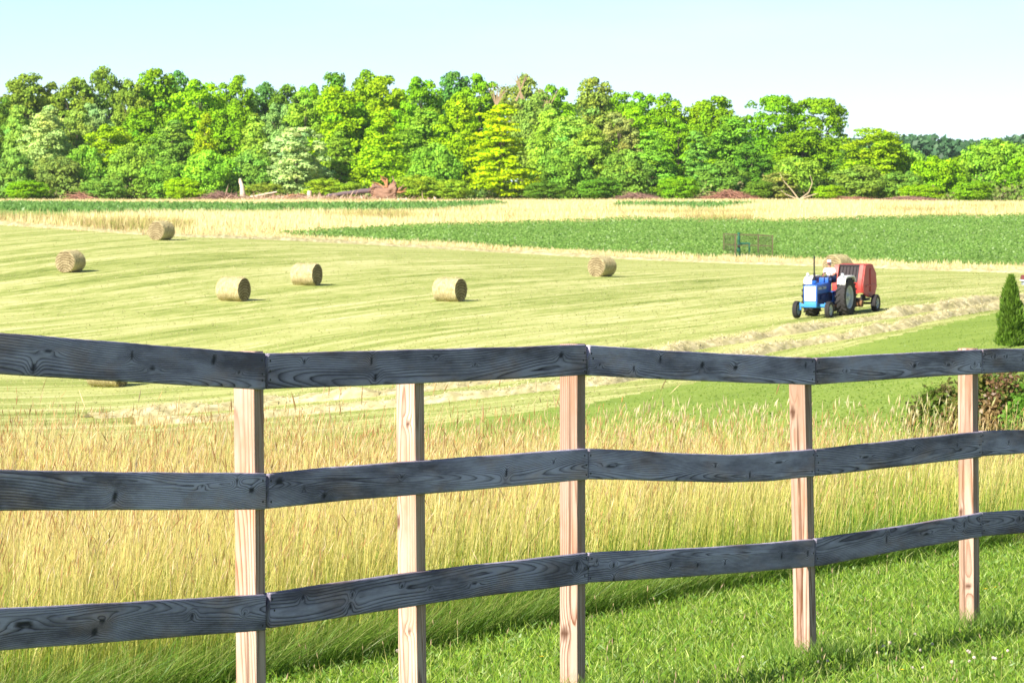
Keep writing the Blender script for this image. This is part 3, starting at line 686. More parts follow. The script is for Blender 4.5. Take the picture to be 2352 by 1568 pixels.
# golden standing grass band
pos = zone_pts(330000, 280, 720, -1.12, 1.12, [4]); n = len(pos)
px, py = proj(pos[:, 0], pos[:, 1], pos[:, 2])
gold = inpoly(px, py, P_GOLD); keep = gold | (rng.random(n) < .5); pos, gold = pos[keep], gold[keep]; n = len(pos)
gh = np.where(gold, rng.uniform(.35, .80, n), rng.uniform(.12, .40, n)) * (.6 + .7 * vnoise(pos[:, 0], pos[:, 1], 7, 12))
FG = [(.78, .67, .34), (.84, .74, .43), (.72, .60, .28), (.88, .79, .50), (.66, .54, .26)]
patch = (vnoise(pos[:, 0], pos[:, 1], 12, 14) > .74)[:, None]
stuff('golden_grass_band', [blades(pos, gh, rng.uniform(.035, .09, n), rng.uniform(0, 6.3, n), rng.normal(0, .2, n), rng.normal(.1, .2, n), np.where(patch, pick([(.22, .28, .06), (.30, .20, .10)], n), pick([(.60, .53, .22), (.54, .50, .19), (.62, .48, .24)], n)), np.where(patch, pick([(.45, .45, .14), (.55, .42, .2)], n), pick(FG, n)), 1, taper=1.5)],
      M_straw, 'tall golden dry grass band crossing between the crop fields', 'grass')
# ragged dry tufts along the border of the hay field
bp = []
for (x0, y0), (x1, y1) in zip(P_HAY[1:8], P_HAY[2:9]):
    for k in range(int((x1 - x0) / 2.2)):
        u = random.random(); bp.append((x0 + (x1 - x0) * u, y0 + (y1 - y0) * u - random.uniform(-1, 7)))
bp = np.array([tuple(hit(x, y, 150)) for x, y in bp]); bp = np.repeat(bp, 22, 0) + np.column_stack([rng.normal(0, .35, (len(bp) * 22, 2)) * [1, 3], np.zeros(len(bp) * 22)])
bp[:, 2] = terr(bp[:, 0], bp[:, 1]); n = len(bp)
stuff('dry_border_tufts', [blades(bp, rng.uniform(.12, .42, n) * (.4 + 1.2 * vnoise(bp[:, 0], bp[:, 1], 3, 2) ** 2), rng.uniform(.02, .06, n), rng.uniform(0, 6.3, n), rng.normal(0, .4, n), rng.normal(.2, .4, n), pick([(.55, .42, .2), (.48, .30, .18), (.62, .5, .22)], n), pick(FG, n), 1, taper=1.5)],
      M_straw, 'ragged pale dry grass along the far edge of the hay field', 'grass')
# fuzzy pale grass heads at the far rim of the meadow, right of centre
qp = []
for x, y, k in ((1440, 955, 60), (1500, 958, 70), (1560, 960, 60), (1640, 965, 50), (1700, 965, 45), (1760, 965, 35), (1860, 970, 30), (1950, 975, 30), (2050, 985, 40), (2100, 990, 40), (2150, 995, 30)):
    p = at(x, y, 46)
    for _ in range(k): qp.append((p.x + random.gauss(0, .14), 46 + random.gauss(0, 1.4)))
qp = np.array(qp); pos = np.column_stack([qp, terr(qp[:, 0], qp[:, 1])]); n = len(pos); h = rng.uniform(.55, 1.12, n); a = rng.normal(-.3, .8, n); l = rng.normal(.15, .15, n)
tip = pos + np.stack([np.cos(a) * l * h, np.sin(a) * l * h, h], -1)
stuff('meadow_rim_grass', [blades(pos, h, np.full(n, .008), a, l, l * 0, pick(GREEN1, n), pick(GREEN2, n), 3, taper=5), spindle(tip - [0, 0, .05], np.stack([np.cos(a) * l + rng.normal(0, .2, n), np.sin(a) * l, np.ones(n)], -1), rng.uniform(.06, .14, n), rng.uniform(.012, .03, n), pick([(.72, .66, .36), (.6, .56, .26), (.8, .72, .46)], n))],
      M_blade, 'pale fuzzy grass heads at the far rim of the meadow', 'grass')

# ------------------------------------------------------------------ windrows of loose hay
HAYC = [(.58, .51, .28), (.68, .60, .35), (.46, .41, .22), (.76, .68, .43), (.52, .48, .24)]
def windrow(path, label, wdt=.68, hgt=.32, seed=1, start=0):
    r2 = np.random.default_rng(seed)
    seg = np.concatenate([[0], np.cumsum(np.linalg.norm(np.diff(path, axis=0), axis=1))]); L = seg[-1]
    n = int(L * 4); s = np.linspace(start, L, n)
    X = np.interp(s, seg, path[:, 0]); Y = np.interp(s, seg, path[:, 1]); T = np.stack([np.gradient(X), np.gradient(Y)], -1); T /= np.linalg.norm(T, axis=1, keepdims=True) + 1e-9
    Nn = np.stack([-T[:, 1], T[:, 0]], -1)
    wig = (vnoise(s, s * 0, 3.0, seed) - .5) * .7; hs = .45 + .9 * vnoise(s, s * 0 + 5, 1.6, seed + 3); ws = .7 + .6 * vnoise(s, s * 0 + 9, 2.2, seed + 4)
    kk = np.linspace(-1, 1, 9); V = []
    for q in kk:
        o = wig + q * wdt * ws; x = X + Nn[:, 0] * o; y = Y + Nn[:, 1] * o
        z = terr(x, y) + hgt * hs * max(0, 1 - q * q) * (.75 + .5 * vnoise(x, y, .5, seed)) - .02
        V.append(np.stack([x, y, z], -1))
    V = np.stack(V, 1); i = np.arange(n - 1)[:, None] * 9 + np.arange(8)[None]
    F = np.stack([i, i + 1, i + 10, i + 9], -1).reshape(-1, 4)
    core = (V.reshape(-1, 3), F, pick(HAYC, n * 9))
    m = int(L * 110); k = r2.integers(0, n, m); q = np.clip(r2.normal(0, .55, m), -1.6, 1.6)
    o = wig[k] + q * wdt * ws[k]; x = X[k] + Nn[k, 0] * o + r2.normal(0, .15, m); y = Y[k] + Nn[k, 1] * o + r2.normal(0, .15, m)
    z = terr(x, y) + hgt * hs[k] * np.maximum(0, 1 - q * q) * r2.uniform(.7, 1.15, m) - .02
    st = blades(np.stack([x, y, z], -1), r2.uniform(.04, .16, m), r2.uniform(.015, .04, m), r2.uniform(0, 6.3, m), r2.normal(0, 1.5, m), r2.normal(0, 1.2, m), pick(HAYC, m), pick(HAYC, m), 2, taper=4, flop=r2.uniform(0, 1, m))
    return stuff('windrow', [core, st], M_straw, label, 'windrow')
windrow(PA, 'upper of two loose hay windrows curving in front of the tractor', seed=3)
windrow(PB, 'lower of two loose hay windrows curving past the tractor towards the fence', seed=8)
PC = world_path([(-60, 513), (180, 527), (360, 543), (650, 551), (1000, 570), (1300, 587), (1700, 605), (2100, 618), (2500, 630)], 150)
windrow(PC, 'thin pale hay windrow along the far border of the mown field', .8, .22, 21)

# ------------------------------------------------------------------ round hay bales
def mat_bale(end):
    m = N('bale_end_shaded' if end else 'bale_side'); o = m.obj()
    sx = m.n('SeparateXYZ'); m.l(o, sx.inputs[0])
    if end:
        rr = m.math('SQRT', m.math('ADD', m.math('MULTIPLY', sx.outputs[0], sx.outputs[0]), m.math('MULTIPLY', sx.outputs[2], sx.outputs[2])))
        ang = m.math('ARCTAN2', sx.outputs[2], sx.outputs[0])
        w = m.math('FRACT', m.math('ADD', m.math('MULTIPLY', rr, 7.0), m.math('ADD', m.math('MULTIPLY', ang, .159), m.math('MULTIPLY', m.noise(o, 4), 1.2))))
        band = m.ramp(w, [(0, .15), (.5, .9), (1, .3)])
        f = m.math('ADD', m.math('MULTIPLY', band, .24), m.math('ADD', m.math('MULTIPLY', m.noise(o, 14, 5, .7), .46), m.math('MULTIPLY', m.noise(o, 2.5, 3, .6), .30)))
    else:
        f = m.math('ADD', m.math('MULTIPLY', m.noise(m.scale(o, (5, 22, 5)), 1, 5, .65), .75), m.math('MULTIPLY', m.noise(m.scale(o, (2, 2, 2)), 1, 3), .3))
    c = m.ramp(f, [(.36, (.07, .05, .025)), (.50, (.19, .15, .08)), (.60, (.34, .28, .16)), (.75, (.52, .45, .28))] if end else [(.3, (.15, .11, .05)), (.45, (.32, .26, .13)), (.58, (.50, .43, .24)), (.75, (.64, .57, .36))])  # end stops darker than the side: shade put into the end colour
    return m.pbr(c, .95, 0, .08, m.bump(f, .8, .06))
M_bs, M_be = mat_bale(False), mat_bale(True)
M_twine = mat_plain('twine', (.55, .46, .28), .9)
def bale_mesh(Rr, L, seed):
    """roll lying on the ground, axis along local Y, base at z=0"""
    r2 = np.random.default_rng(seed); na, nl = 56, 20
    a = np.linspace(0, 2 * np.pi, na, endpoint=False); ys_ = np.linspace(-L / 2, L / 2, nl)
    A, B = np.meshgrid(a, ys_)
    sag = 1 - .05 * np.maximum(0, -np.sin(A)) ** 2
    rr = Rr * (1 + .018 * np.sin(3 * A + seed) + .012 * (vnoise(A * 6, B * 14, 1, seed) - .5) * 2 + .02 * (vnoise(A * 2, B * 30, 1, seed + 1) - .5)) * sag
    rr = rr * np.clip(1 - .05 * np.clip((abs(B) - L / 2 + .08) / .08, 0, 1) ** 2, 0, 1)
    V = np.stack([rr * np.cos(A), B, rr * np.sin(A) + Rr * .955], -1).reshape(-1, 3)
    i = np.arange(nl - 1)[:, None] * na + np.arange(na)[None]; j = np.arange(nl - 1)[:, None] * na + (np.arange(na)[None] + 1) % na
    side = from_arrays('roll', V, np.stack([i, j, j + na, i + na], -1).reshape(-1, 4), True)
    ends = []
    for sgn, row in ((-1, 0), (1, nl - 1)):
        rim = V.reshape(nl, na, 3)[row]; c = np.array([0, sgn * L / 2, Rr * .955])
        rings = [c + (rim - [0, 0, 0] - c) * k + np.array([0, sgn, 0]) * (.035 * (1 - k) + .02 * (vnoise(np.cos(a) * k * 9 + 20, np.sin(a) * k * 9 + 20, 1, seed)[:, None] - .5) + .012 * math.sin(k * 38)) for k in np.linspace(1, .05, 12)]
        rings[0] = rim
        Ve = np.concatenate(rings + [c[None]]); q = np.arange(11)[:, None] * na + np.arange(na)[None]; q2 = np.arange(11)[:, None] * na + (np.arange(na)[None] + 1) % na
        F = np.stack([q, q2, q2 + na, q + na], -1).reshape(-1, 4)
        tri = np.stack([11 * na + np.arange(na), 11 * na + (np.arange(na) + 1) % na, np.full(na, 12 * na)], -1)
        if sgn > 0: F = F[:, ::-1]; tri = tri[:, ::-1]
        ends.append(from_arrays('end_face', Ve, [np.ascontiguousarray(F), np.ascontiguousarray(tri)], True))
    # loose straws
    ns = 900; th = rng.uniform(0, 6.28, ns); yy = rng.uniform(-L / 2, L / 2, ns)
    P = np.stack([Rr * np.cos(th), yy, Rr * np.sin(th) + Rr * .955], -1)
    v, f, k = blades(P, rng.uniform(.04, .13, ns) * np.where(np.sin(th) > 0, 1, -.3), np.full(ns, .012), rng.uniform(0, 6.3, ns), rng.normal(0, 1, ns), rng.normal(0, 1, ns), pick(HAYC, ns), pick(HAYC, ns), 2, taper=3)
    fr = from_arrays('loose_straw', v, f); set_col(fr, k)
    return side, ends, fr
BALES = [  # x, y of the base, diameter in photo px, direction of the end that shows (degrees, 0=+X right, -90 towards camera), label
 (162, 625, 52, -112, 'round hay bale with its sunlit end facing us, leftmost on the mown field'),
 (371, 551, 45, -118, 'round hay bale at the far edge of the mown field against golden grass'),
 (536, 691, 57, -30, 'round hay bale with dark right end, nearest the fence on the left half'),
 (704, 655, 53, -26, 'round hay bale standing just beyond and right of another, left of centre'),
 (1033, 692, 57, -31, 'round hay bale alone at the middle of the mown field'),
 (1383, 635, 48, -125, 'round hay bale with pale end towards us, right of centre near the crop border'),
 (1924, 634, 60, -125, 'round hay bale mostly hidden behind the tractor and baler'),
 (247, 888, 72, -25, 'round hay bale hidden behind the top fence board at left, only its foot showing')]
for i, (x, y, dpx, ang, lab) in enumerate(BALES):
    p = hit(x, y, 100 if i != 7 else 150)
    s_ = FPX / p.y; Rr = float(np.clip(dpx / s_ / 2, .56, .72))
    side, ends, fr = bale_mesh(Rr, Rr * 2.15, 40 + i)
    b = empty('hay_bale', p - Vector((0, 0, .04)), R(ang + 90)); tag(b, lab, 'hay bale', 'round bales on the mown field')
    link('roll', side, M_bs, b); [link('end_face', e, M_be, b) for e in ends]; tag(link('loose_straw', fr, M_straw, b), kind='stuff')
    print('bale', i, tuple(round(v, 2) for v in p), 'diam', round(dpx / s_, 2))

# ------------------------------------------------------------------ mesh builder for machines
class MB:
    def __init__(s): s.b = bmesh.new()
    def box(s, c, d, bev=0.0, rot=None):
        m = Matrix.Translation(c) @ (rot.to_4x4() if rot else Matrix()) @ Matrix.Diagonal((*d, 1))
        r = bmesh.ops.create_cube(s.b, size=1, matrix=m)
        if bev: bmesh.ops.bevel(s.b, geom=list({e for v in r['verts'] for e in v.link_edges}), offset=bev, segments=2, affect='EDGES', profile=.6)
        return s
    def lathe(s, prof, axis='X', c=(0, 0, 0), n=24, close=False):
        rings = []
        for a, r in prof:
            ring = []
            for k in range(n):
                t = 2 * math.pi * k / n
                p = {'X': (a, r * math.cos(t), r * math.sin(t)), 'Y': (r * math.cos(t), a, r * math.sin(t)), 'Z': (r * math.cos(t), r * math.sin(t), a)}[axis]
                ring.append(s.b.verts.new(Vector(p) + Vector(c)))
            rings.append(ring)
        pairs = list(zip(rings[:-1], rings[1:])) + ([(rings[-1], rings[0])] if close else [])
        for r0, r1 in pairs:
            for k in range(n): s.b.faces.new((r0[k], r0[(k + 1) % n], r1[(k + 1) % n], r1[k]))
        if not close:
            s.b.faces.new(rings[0][::-1]); s.b.faces.new(rings[-1])
        return s
    def tube(s, pts, r, n=8):
        P = [Vector(p) for p in pts]; rings = []
        rs = r if isinstance(r, (list, tuple)) else [r] * len(P)
        up = None
        for i, p in enumerate(P):
            t = (P[min(i + 1, len(P) - 1)] - P[max(i - 1, 0)]).normalized()
            u = t.cross(Vector((0.13, 0.27, 0.95)) if abs(t.z) < .9 else Vector((1, .1, 0))).normalized()
            if up is not None and u.dot(up) < 0: u = -u
            up = u; v = t.cross(u)
            rings.append([s.b.verts.new(p + (u * math.cos(2 * math.pi * k / n) + v * math.sin(2 * math.pi * k / n)) * rs[i]) for k in range(n)])
        for r0, r1 in zip(rings[:-1], rings[1:]):
            for k in range(n): s.b.faces.new((r0[k], r0[(k + 1) % n], r1[(k + 1) % n], r1[k]))
        s.b.faces.new(rings[0][::-1]); s.b.faces.new(rings[-1]); return s
    def prism(s, poly, x0, x1, bev=0.0):
        """polygon in (y,z) pushed along x"""
        a = [s.b.verts.new((x0, y, z)) for y, z in poly]; b = [s.b.verts.new((x1, y, z)) for y, z in poly]
        fs = [s.b.faces.new(a), s.b.faces.new(b[::-1])]; n = len(poly)
        for k in range(n): fs.append(s.b.faces.new((a[k], b[k], b[(k + 1) % n], a[(k + 1) % n])))
        if bev: bmesh.ops.bevel(s.b, geom=list({e for f in fs for e in f.edges}), offset=bev, segments=2, affect='EDGES')
        return s
    def ball(s, c, r, sub=2, sc=(1, 1, 1)):
        bmesh.ops.create_icosphere(s.b, subdivisions=sub, radius=r, matrix=Matrix.Translation(c) @ Matrix.Diagonal((*sc, 1))); return s
    def build(s, name, mat, parent=None, smooth=True, angle=35):
        bmesh.ops.recalc_face_normals(s.b, faces=s.b.faces)
        me = bpy.data.meshes.new(name); s.b.to_mesh(me); s.b.free()
        if smooth:
            me.polygons.foreach_set('use_smooth', np.ones(len(me.polygons), bool))
            try: me.set_sharp_from_angle(angle=R(angle))
            except Exception: pass
        return link(name, me, mat, parent)
M_blue = mat_plain('tractor_blue', (.012, .10, .42), .42, .12, 3, spec=.5)
M_blue2 = mat_plain('faded_blue', (.04, .25, .60), .5, .12, 3, spec=.5)
M_navy = mat_plain('engine_blue', (.012, .035, .16), .55, .3, 8)
M_white = mat_plain('white_paint', (.78, .78, .76), .5, .05, 4, spec=.4)
M_tyre = mat_plain('tyre_rubber', (.035, .033, .034), .85, .25, 12)
M_rim = mat_plain('rim_grey', (.40, .45, .50), .5, .1, 5, spec=.4)
M_black = mat_plain('black_metal', (.018, .018, .02), .6, .3, 10)
M_red = mat_plain('baler_red', (.42, .045, .035), .5, .18, 2.5, spec=.4)
M_belt = mat_plain('belt_rubber', (.04, .032, .034), .75, .25, 8)
M_grey = mat_plain('grey_steel', (.30, .33, .38), .55, .15, 6)
M_rust = mat_plain('rusty_steel', (.20, .10, .045), .8, .35, 7)
M_green = mat_plain('pipe_green', (.015, .12, .075), .55, .15, 8)
M_skin = mat_plain('skin', (.50, .24, .16), .6, .05, 8)
M_shirt = mat_plain('white_cotton', (.80, .80, .79), .9, .04, 6)
M_jean = mat_plain('denim', (.06, .09, .18), .9, .15, 9)
M_capred = mat_plain('cap_brim_red', (.45, .05, .05), .8, .1, 9)
M_shoe = mat_plain('boot_leather', (.06, .04, .03), .7, .1, 9)
def wheel(parent, name, x, y, r, w, rim_r, lugs=0, side=1, ribs=0):
    wo_ = empty(name, (x, y, r)); wo_.parent = parent
    h = w / 2; m = MB()
    prof = [(-h * .72, rim_r), (-h * .95, rim_r + (r - rim_r) * .3), (-h, rim_r + (r - rim_r) * .62), (-h * .86, r * .955), (-h * .5, r * .985)]
    if ribs:
        for q in np.linspace(-.45, .45, 7): prof.append((h * q, r * (1.0 if int(round(q * 10)) % 3 == 0 else .97)))
    prof += [(h * .5, r * .985), (h * .86, r * .955), (h, rim_r + (r - rim_r) * .62), (h * .95, rim_r + (r - rim_r) * .3), (h * .72, rim_r)]
    m.lathe(prof, 'X', n=36, close=True)
    if lugs:
        for sgn in (-1, 1):
            for k in range(lugs):
                a = 2 * math.pi * (k + (.5 if sgn > 0 else 0)) / lugs
                q = Matrix.Rotation(a, 3, 'X') @ Matrix.Rotation(sgn * .62, 3, 'Z')
                c = Matrix.Rotation(a, 3, 'X') @ Vector((sgn * h * .50, 0, r * .985))
                m.box(c, (h * 1.18, r * .075, r * .085), 0, q)
    tyre = m.build('tyre', M_tyre, wo_)
    d = .35 * h * side
    m = MB().lathe([(-h * .75, rim_r * 1.01), (-h * .6, rim_r * .93), (d * .2 - .02, rim_r * .86), (d - .05, rim_r * .42), (d - .03, rim_r * .4), (d + .02, rim_r * .18), (d + .05 * side, rim_r * .14)] if False else
                   [(-h * .74, rim_r * 1.02), (h * .74, rim_r * 1.02), (h * .66, rim_r * .93), (side * h * .10 + .012, rim_r * .86), (side * h * .22 + .012, rim_r * .45), (side * h * .5 + .012, rim_r * .22), (side * h * .55, .03), (side * h * .1 - .03, .03), (side * h * .1 - .012, rim_r * .86), (-h * .66, rim_r * .93)], 'X', n=32, close=True)
    m.build('rim', M_rim, wo_)
    x0, x1 = side * h * .30, side * h * .75
    MB().lathe([(x0, rim_r * .26), (x1 * .9, rim_r * .24), (x1, rim_r * .12), (x1 * 1.1, .02)], 'X', n=16).build('hub', M_rim, wo_)
    return wo_

# ------------------------------------------------------------------ tractor, driver, baler
pt = hit(1905, 725, 120); HEAD = 24.0                     # heading: degrees left of straight towards the camera
KS = 50.0 / (FPX / pt.y) * 1.0
YAW = math.pi - R(HEAD)                                    # local +Y is forward
fwd = Vector((-math.sin(R(HEAD)), -math.cos(R(HEAD)), 0))
zf = gz(pt.x + fwd.x * 2.2, pt.y + fwd.y * 2.2); slope = math.atan2(zf - pt.z, 2.2)
print('tractor at', tuple(round(v, 2) for v in pt), 'scale', round(KS, 3), 'slope', round(math.degrees(slope), 2))
def machine(name, loc, sc, yaw, pitch):
    e = empty(name, loc); e.rotation_mode = 'XYZ'; e.rotation_euler = (pitch, 0, yaw); e.scale = (sc,) * 3; return e
tr = machine('tractor', pt, KS, YAW, slope)
tag(tr, 'blue farm tractor with white grille and tall exhaust, pulling the red baler', 'tractor')
for sx_ in (-1, 1):
    wheel(tr, 'rear_wheel', sx_ * .82, 0, .87, .46, .52, 20, sx_)
    wheel(tr, 'front_wheel', sx_ * .78, 2.2, .40, .22, .23, 0, sx_, 1)
m = MB(); m.prism([(.55, 1.12), (.55, 1.50), (.75, 1.58), (2.40, 1.52), (2.52, 1.44), (2.52, 1.18), (2.35, 1.12)], -.29, .29, .035); hood = m.build('hood', M_blue, tr)
for s_ in (-1, 1):
    MB().box((s_ * .292, 1.75, 1.37), (.012, 1.05, .11), .004).build('side_decal', M_rim, hood)
    tx = bpy.data.curves.new('t', 'FONT'); tx.body = 'FORD'; tx.size = .105; tx.extrude = .002; tx.align_x = 'CENTER'; tx.align_y = 'CENTER'
    to = bpy.data.objects.new('tmp', tx); COL.objects.link(to); dg = bpy.context.evaluated_depsgraph_get(); tme = bpy.data.meshes.new_from_object(to.evaluated_get(dg)); bpy.data.objects.remove(to)
    o = link('side_lettering', tme, M_blue, hood); o.location = (s_ * .301, 1.75, 1.37); o.rotation_euler = (R(90), 0, R(90) * s_)
# nose: frame, grille panel with bars, name at the top
MB().box((0, 2.50, 1.14), (.66, .10, .80), .03).build('nose_frame', M_blue, tr)
gr = MB().box((0, 2.556, 1.15), (.54, .02, .66), .008).build('grille', M_white, tr)
for k in range(9): MB().box((-.24 + .06 * k, 2.569, 1.10), (.014, .012, .5), .003).build('grille_bar', M_white, gr)
tx = bpy.data.curves.new('t', 'FONT'); tx.body = 'FORD'; tx.size = .12; tx.extrude = .003; tx.align_x = 'CENTER'; tx.align_y = 'CENTER'; tx.space_character = 1.4
to = bpy.data.objects.new('tmp', tx); COL.objects.link(to); dg = bpy.context.evaluated_depsgraph_get(); tme = bpy.data.meshes.new_from_object(to.evaluated_get(dg)); bpy.data.objects.remove(to)
o = link('grille_lettering', tme, M_grey, gr); o.location = (0, 2.571, 1.405); o.rotation_euler = (R(90), 0, R(180))
MB().box((0, 2.44, .66), (.60, .26, .26), .03).box((0, 2.50, .84), (.62, .10, .12), .015).build('front_bolster', M_blue2, tr)
MB().box((0, 1.55, .92), (.40, 1.5, .42), .05).box((0, 1.45, .66), (.30, 1.3, .2), .05).box((.24, 1.2, 1.0), (.10, .5, .16), .02).box((-.24, 1.6, .95), (.1, .4, .2), .02).build('engine_block', M_navy, tr)
MB().lathe([(.20, .10), (.34, .10), (.36, .08)], 'X', (0, 1.95, .98), 16).build('alternator', M_rim, tr)
MB().lathe([(0, .055), (.16, .055), (.18, .04)], 'Z', (.30, 1.55, .86), 12).build('oil_filter', M_white, tr)
MB().tube([(.25, 1.1, 1.08), (.36, 1.3, 1.02), (.36, 1.8, .92), (.26, 2.1, .8)], .02).tube([(.27, .9, 1.0), (.38, 1.0, .8), (.3, 1.3, .6)], .018).build('hose', M_black, tr)
MB().box((0, 2.2, .60), (1.18, .15, .13), .02).box((0, 2.2, .70), (.34, .3, .16), .03).build('front_axle', M_blue2, tr)
for s_ in (-1, 1): MB().tube([(s_ * .60, 2.2, .72), (s_ * .60, 2.2, .40), (s_ * .70, 2.2, .40)], .05, 10).build('spindle', M_blue2, tr)
MB().tube([(-.55, 2.03, .5), (.55, 2.03, .5)], .022).build('tie_rod', M_blue2, tr)
MB().box((0, .35, .84), (.46, 1.1, .56), .06).box((0, -.1, .82), (.55, .5, .6), .06).build('transmission', M_navy, tr)
MB().lathe([(-.66, .11), (-.3, .14), (-.2, .2), (.2, .2), (.3, .14), (.66, .11)], 'X', (0, 0, .87), 18).build('rear_axle', M_blue, tr)
MB().box((0, .62, 1.16), (1.02, .62, .04), .01).box((.44, .72, .72), (.16, .32, .035), .01).tube([(.44, .72, .72), (.40, .70, 1.15)], .02).box((-.44, .72, .72), (.16, .32, .035), .01).tube([(-.44, .72, .72), (-.40, .70, 1.15)], .02).build('step_plate', M_blue, tr)
MB().box((.36, .95, .95), (.12, .34, .30), .02).box((.36, .66, .98), (.10, .18, .22), .03).build('battery_box', M_blue2, tr)
MB().box((0, .66, 1.62), (.46, .20, .34), .05).build('instrument_panel', M_blue, tr)
MB().tube([(0, .62, 1.60), (0, .40, 1.86)], .022).build('steering_column', M_black, tr)
sw_ = bpy.data.meshes.new('steering_wheel'); bm = bmesh.new()
for k in range(20):
    a = 2 * math.pi * k / 20
    for q in range(6):
        b_ = 2 * math.pi * q / 6; bm.verts.new(((.21 + .018 * math.cos(b_)) * math.cos(a), (.21 + .018 * math.cos(b_)) * math.sin(a), .018 * math.sin(b_)))
bm.verts.ensure_lookup_table()
for k in range(20):
    for q in range(6): bm.faces.new([bm.verts[i] for i in (k * 6 + q, ((k + 1) % 20) * 6 + q, ((k + 1) % 20) * 6 + (q + 1) % 6, k * 6 + (q + 1) % 6)])
for a in (0, 2.1, 4.2): bmesh.ops.create_cone(bm, segments=6, radius1=.013, radius2=.013, depth=.2, matrix=Matrix.Rotation(a, 4, 'Z') @ Matrix.Translation((.1, 0, 0)) @ Matrix.Rotation(R(90), 4, 'Y'))
bmesh.ops.recalc_face_normals(bm, faces=bm.faces); bm.to_mesh(sw_); bm.free()
o = link('steering_wheel', sw_, M_black, tr); o.location = (0, .38, 1.88); o.rotation_euler = (R(-40), 0, 0)
st_ = MB().box((0, -.14, 1.56), (.50, .46, .10), .04).build('seat', M_black, tr)
MB().box((0, -.38, 1.76), (.48, .09, .36), .04, Matrix.Rotation(R(12), 3, 'X')).build('backrest', M_black, st_)
MB().tube([(0, -.1, 1.1), (0, -.12, 1.52)], .06).build('seat_post', M_black, st_)
for s_ in (-1, 1):
    m = MB(); arc = []
    for k in range(9):
        a = R(-12 + 118 * k / 8); arc.append((-(.86) * math.cos(a) * .95 if False else .86 * math.cos(a), .78 + .86 * math.sin(a)))
    arc = [(.66, 1.50), (.64, 1.66), (.54, 1.78), (.34, 1.84), (-.56, 1.84), (-.76, 1.76), (-.86, 1.56)]
    poly = arc + [(y * .93, z - .06) for y, z in arc[::-1]]
    x0, x1 = sorted((s_ * .62, s_ * 1.01)); m.prism(poly, x0, x1, .012)
    MB().box((s_ * .585, -.08, 1.50), (.03, 1.1, .5), .01).build('fender_plate', M_blue, tr)
    m.build('fender', M_white, tr)
    MB().lathe([(0, .07), (.05, .075), (.07, .06)], 'Y', (s_ * .84, .50, 1.92), 14).tube([(s_ * .84, .50, 1.78), (s_ * .84, .50, 1.90)], .02).build('work_light', M_rim, tr)
MB().tube([(.16, 1.55, 1.50), (.16, 1.55, 2.62), (.16, 1.52, 2.70), (.20, 1.42, 2.80)], [.034, .034, .034, .034], 12).tube([(.16, 1.55, 1.62), (.16, 1.55, 2.05)], .05, 12).build('exhaust_stack', M_black, tr)
MB().lathe([(0, .05), (.06, .05), (.07, .11), (.17, .125), (.20, .09), (.21, .03)], 'Z', (-.06, 2.15, 1.52), 18).build('air_precleaner', M_blue, tr)
MB().box((0, -.75, .50), (.10, .8, .05), .01).build('drawbar', M_black, tr)
MB().tube([(-.30, -.2, .5), (-.32, -.85, .45)], .03).tube([(.30, -.2, .5), (.32, -.85, .45)], .03).build('lift_arm', M_black, tr)

# driver: one continuous skinned body, clothes over it
def skin(name, verts, edges, rad, mat, parent=None, sub=2, root=0):
    me = bpy.data.meshes.new(name); me.from_pydata(verts, edges, []); o = link(name, me, mat, parent)
    md = o.modifiers.new('skin', 'SKIN'); md.use_smooth_shade = True
    for i, r in enumerate(rad):
        v = me.skin_vertices[0].data[i]; v.radius = (r, r) if not isinstance(r, tuple) else r; v.use_root = (i == root)
    s = o.modifiers.new('sub', 'SUBSURF'); s.levels = sub; s.render_levels = sub
    return o
def hand_chain(V, E, Rd, wrist, palm_dir, side_dir, curl_dir, s=1):
    w = len(V) - 1; p = Vector(V[w]) + palm_dir * .05; V.append(tuple(p)); E.append((w, len(V) - 1)); Rd.append((.042, .02)); pi = len(V) - 1
    for k, (off, ln) in enumerate(((-.032, .060), (-.011, .072), (.011, .068), (.032, .052))):
        a = p + palm_dir * .045 + side_dir * off; b = a + palm_dir * ln * .5 + curl_dir * ln * .25; c = b + curl_dir * ln * .55
        V += [tuple(a), tuple(b), tuple(c)]; n0 = len(V) - 3; E += [(pi, n0), (n0, n0 + 1), (n0 + 1, n0 + 2)]; Rd += [.010, .009, .008]
    a = p - side_dir * .05 - palm_dir * .01; b = a + palm_dir * .035 - side_dir * .012 + curl_dir * .02
    V += [tuple(a), tuple(b)]; n0 = len(V) - 2; E += [(pi, n0), (n0, n0 + 1)]; Rd += [.012, .010]
zS = 1.66                                                   # seat surface
V = [(0, -.16, zS + .08), (0, -.15, zS + .26), (0, -.12, zS + .44), (0, -.09, zS + .54), (0, -.07, zS + .62), (0, -.05, zS + .71), (0, -.045, zS + .80)]
E = [(i, i + 1) for i in range(6)]; Rd = [(.17, .13), (.15, .12), (.18, .12), (.075, .075), (.062, .062), (.085, .10), (.078, .092)]
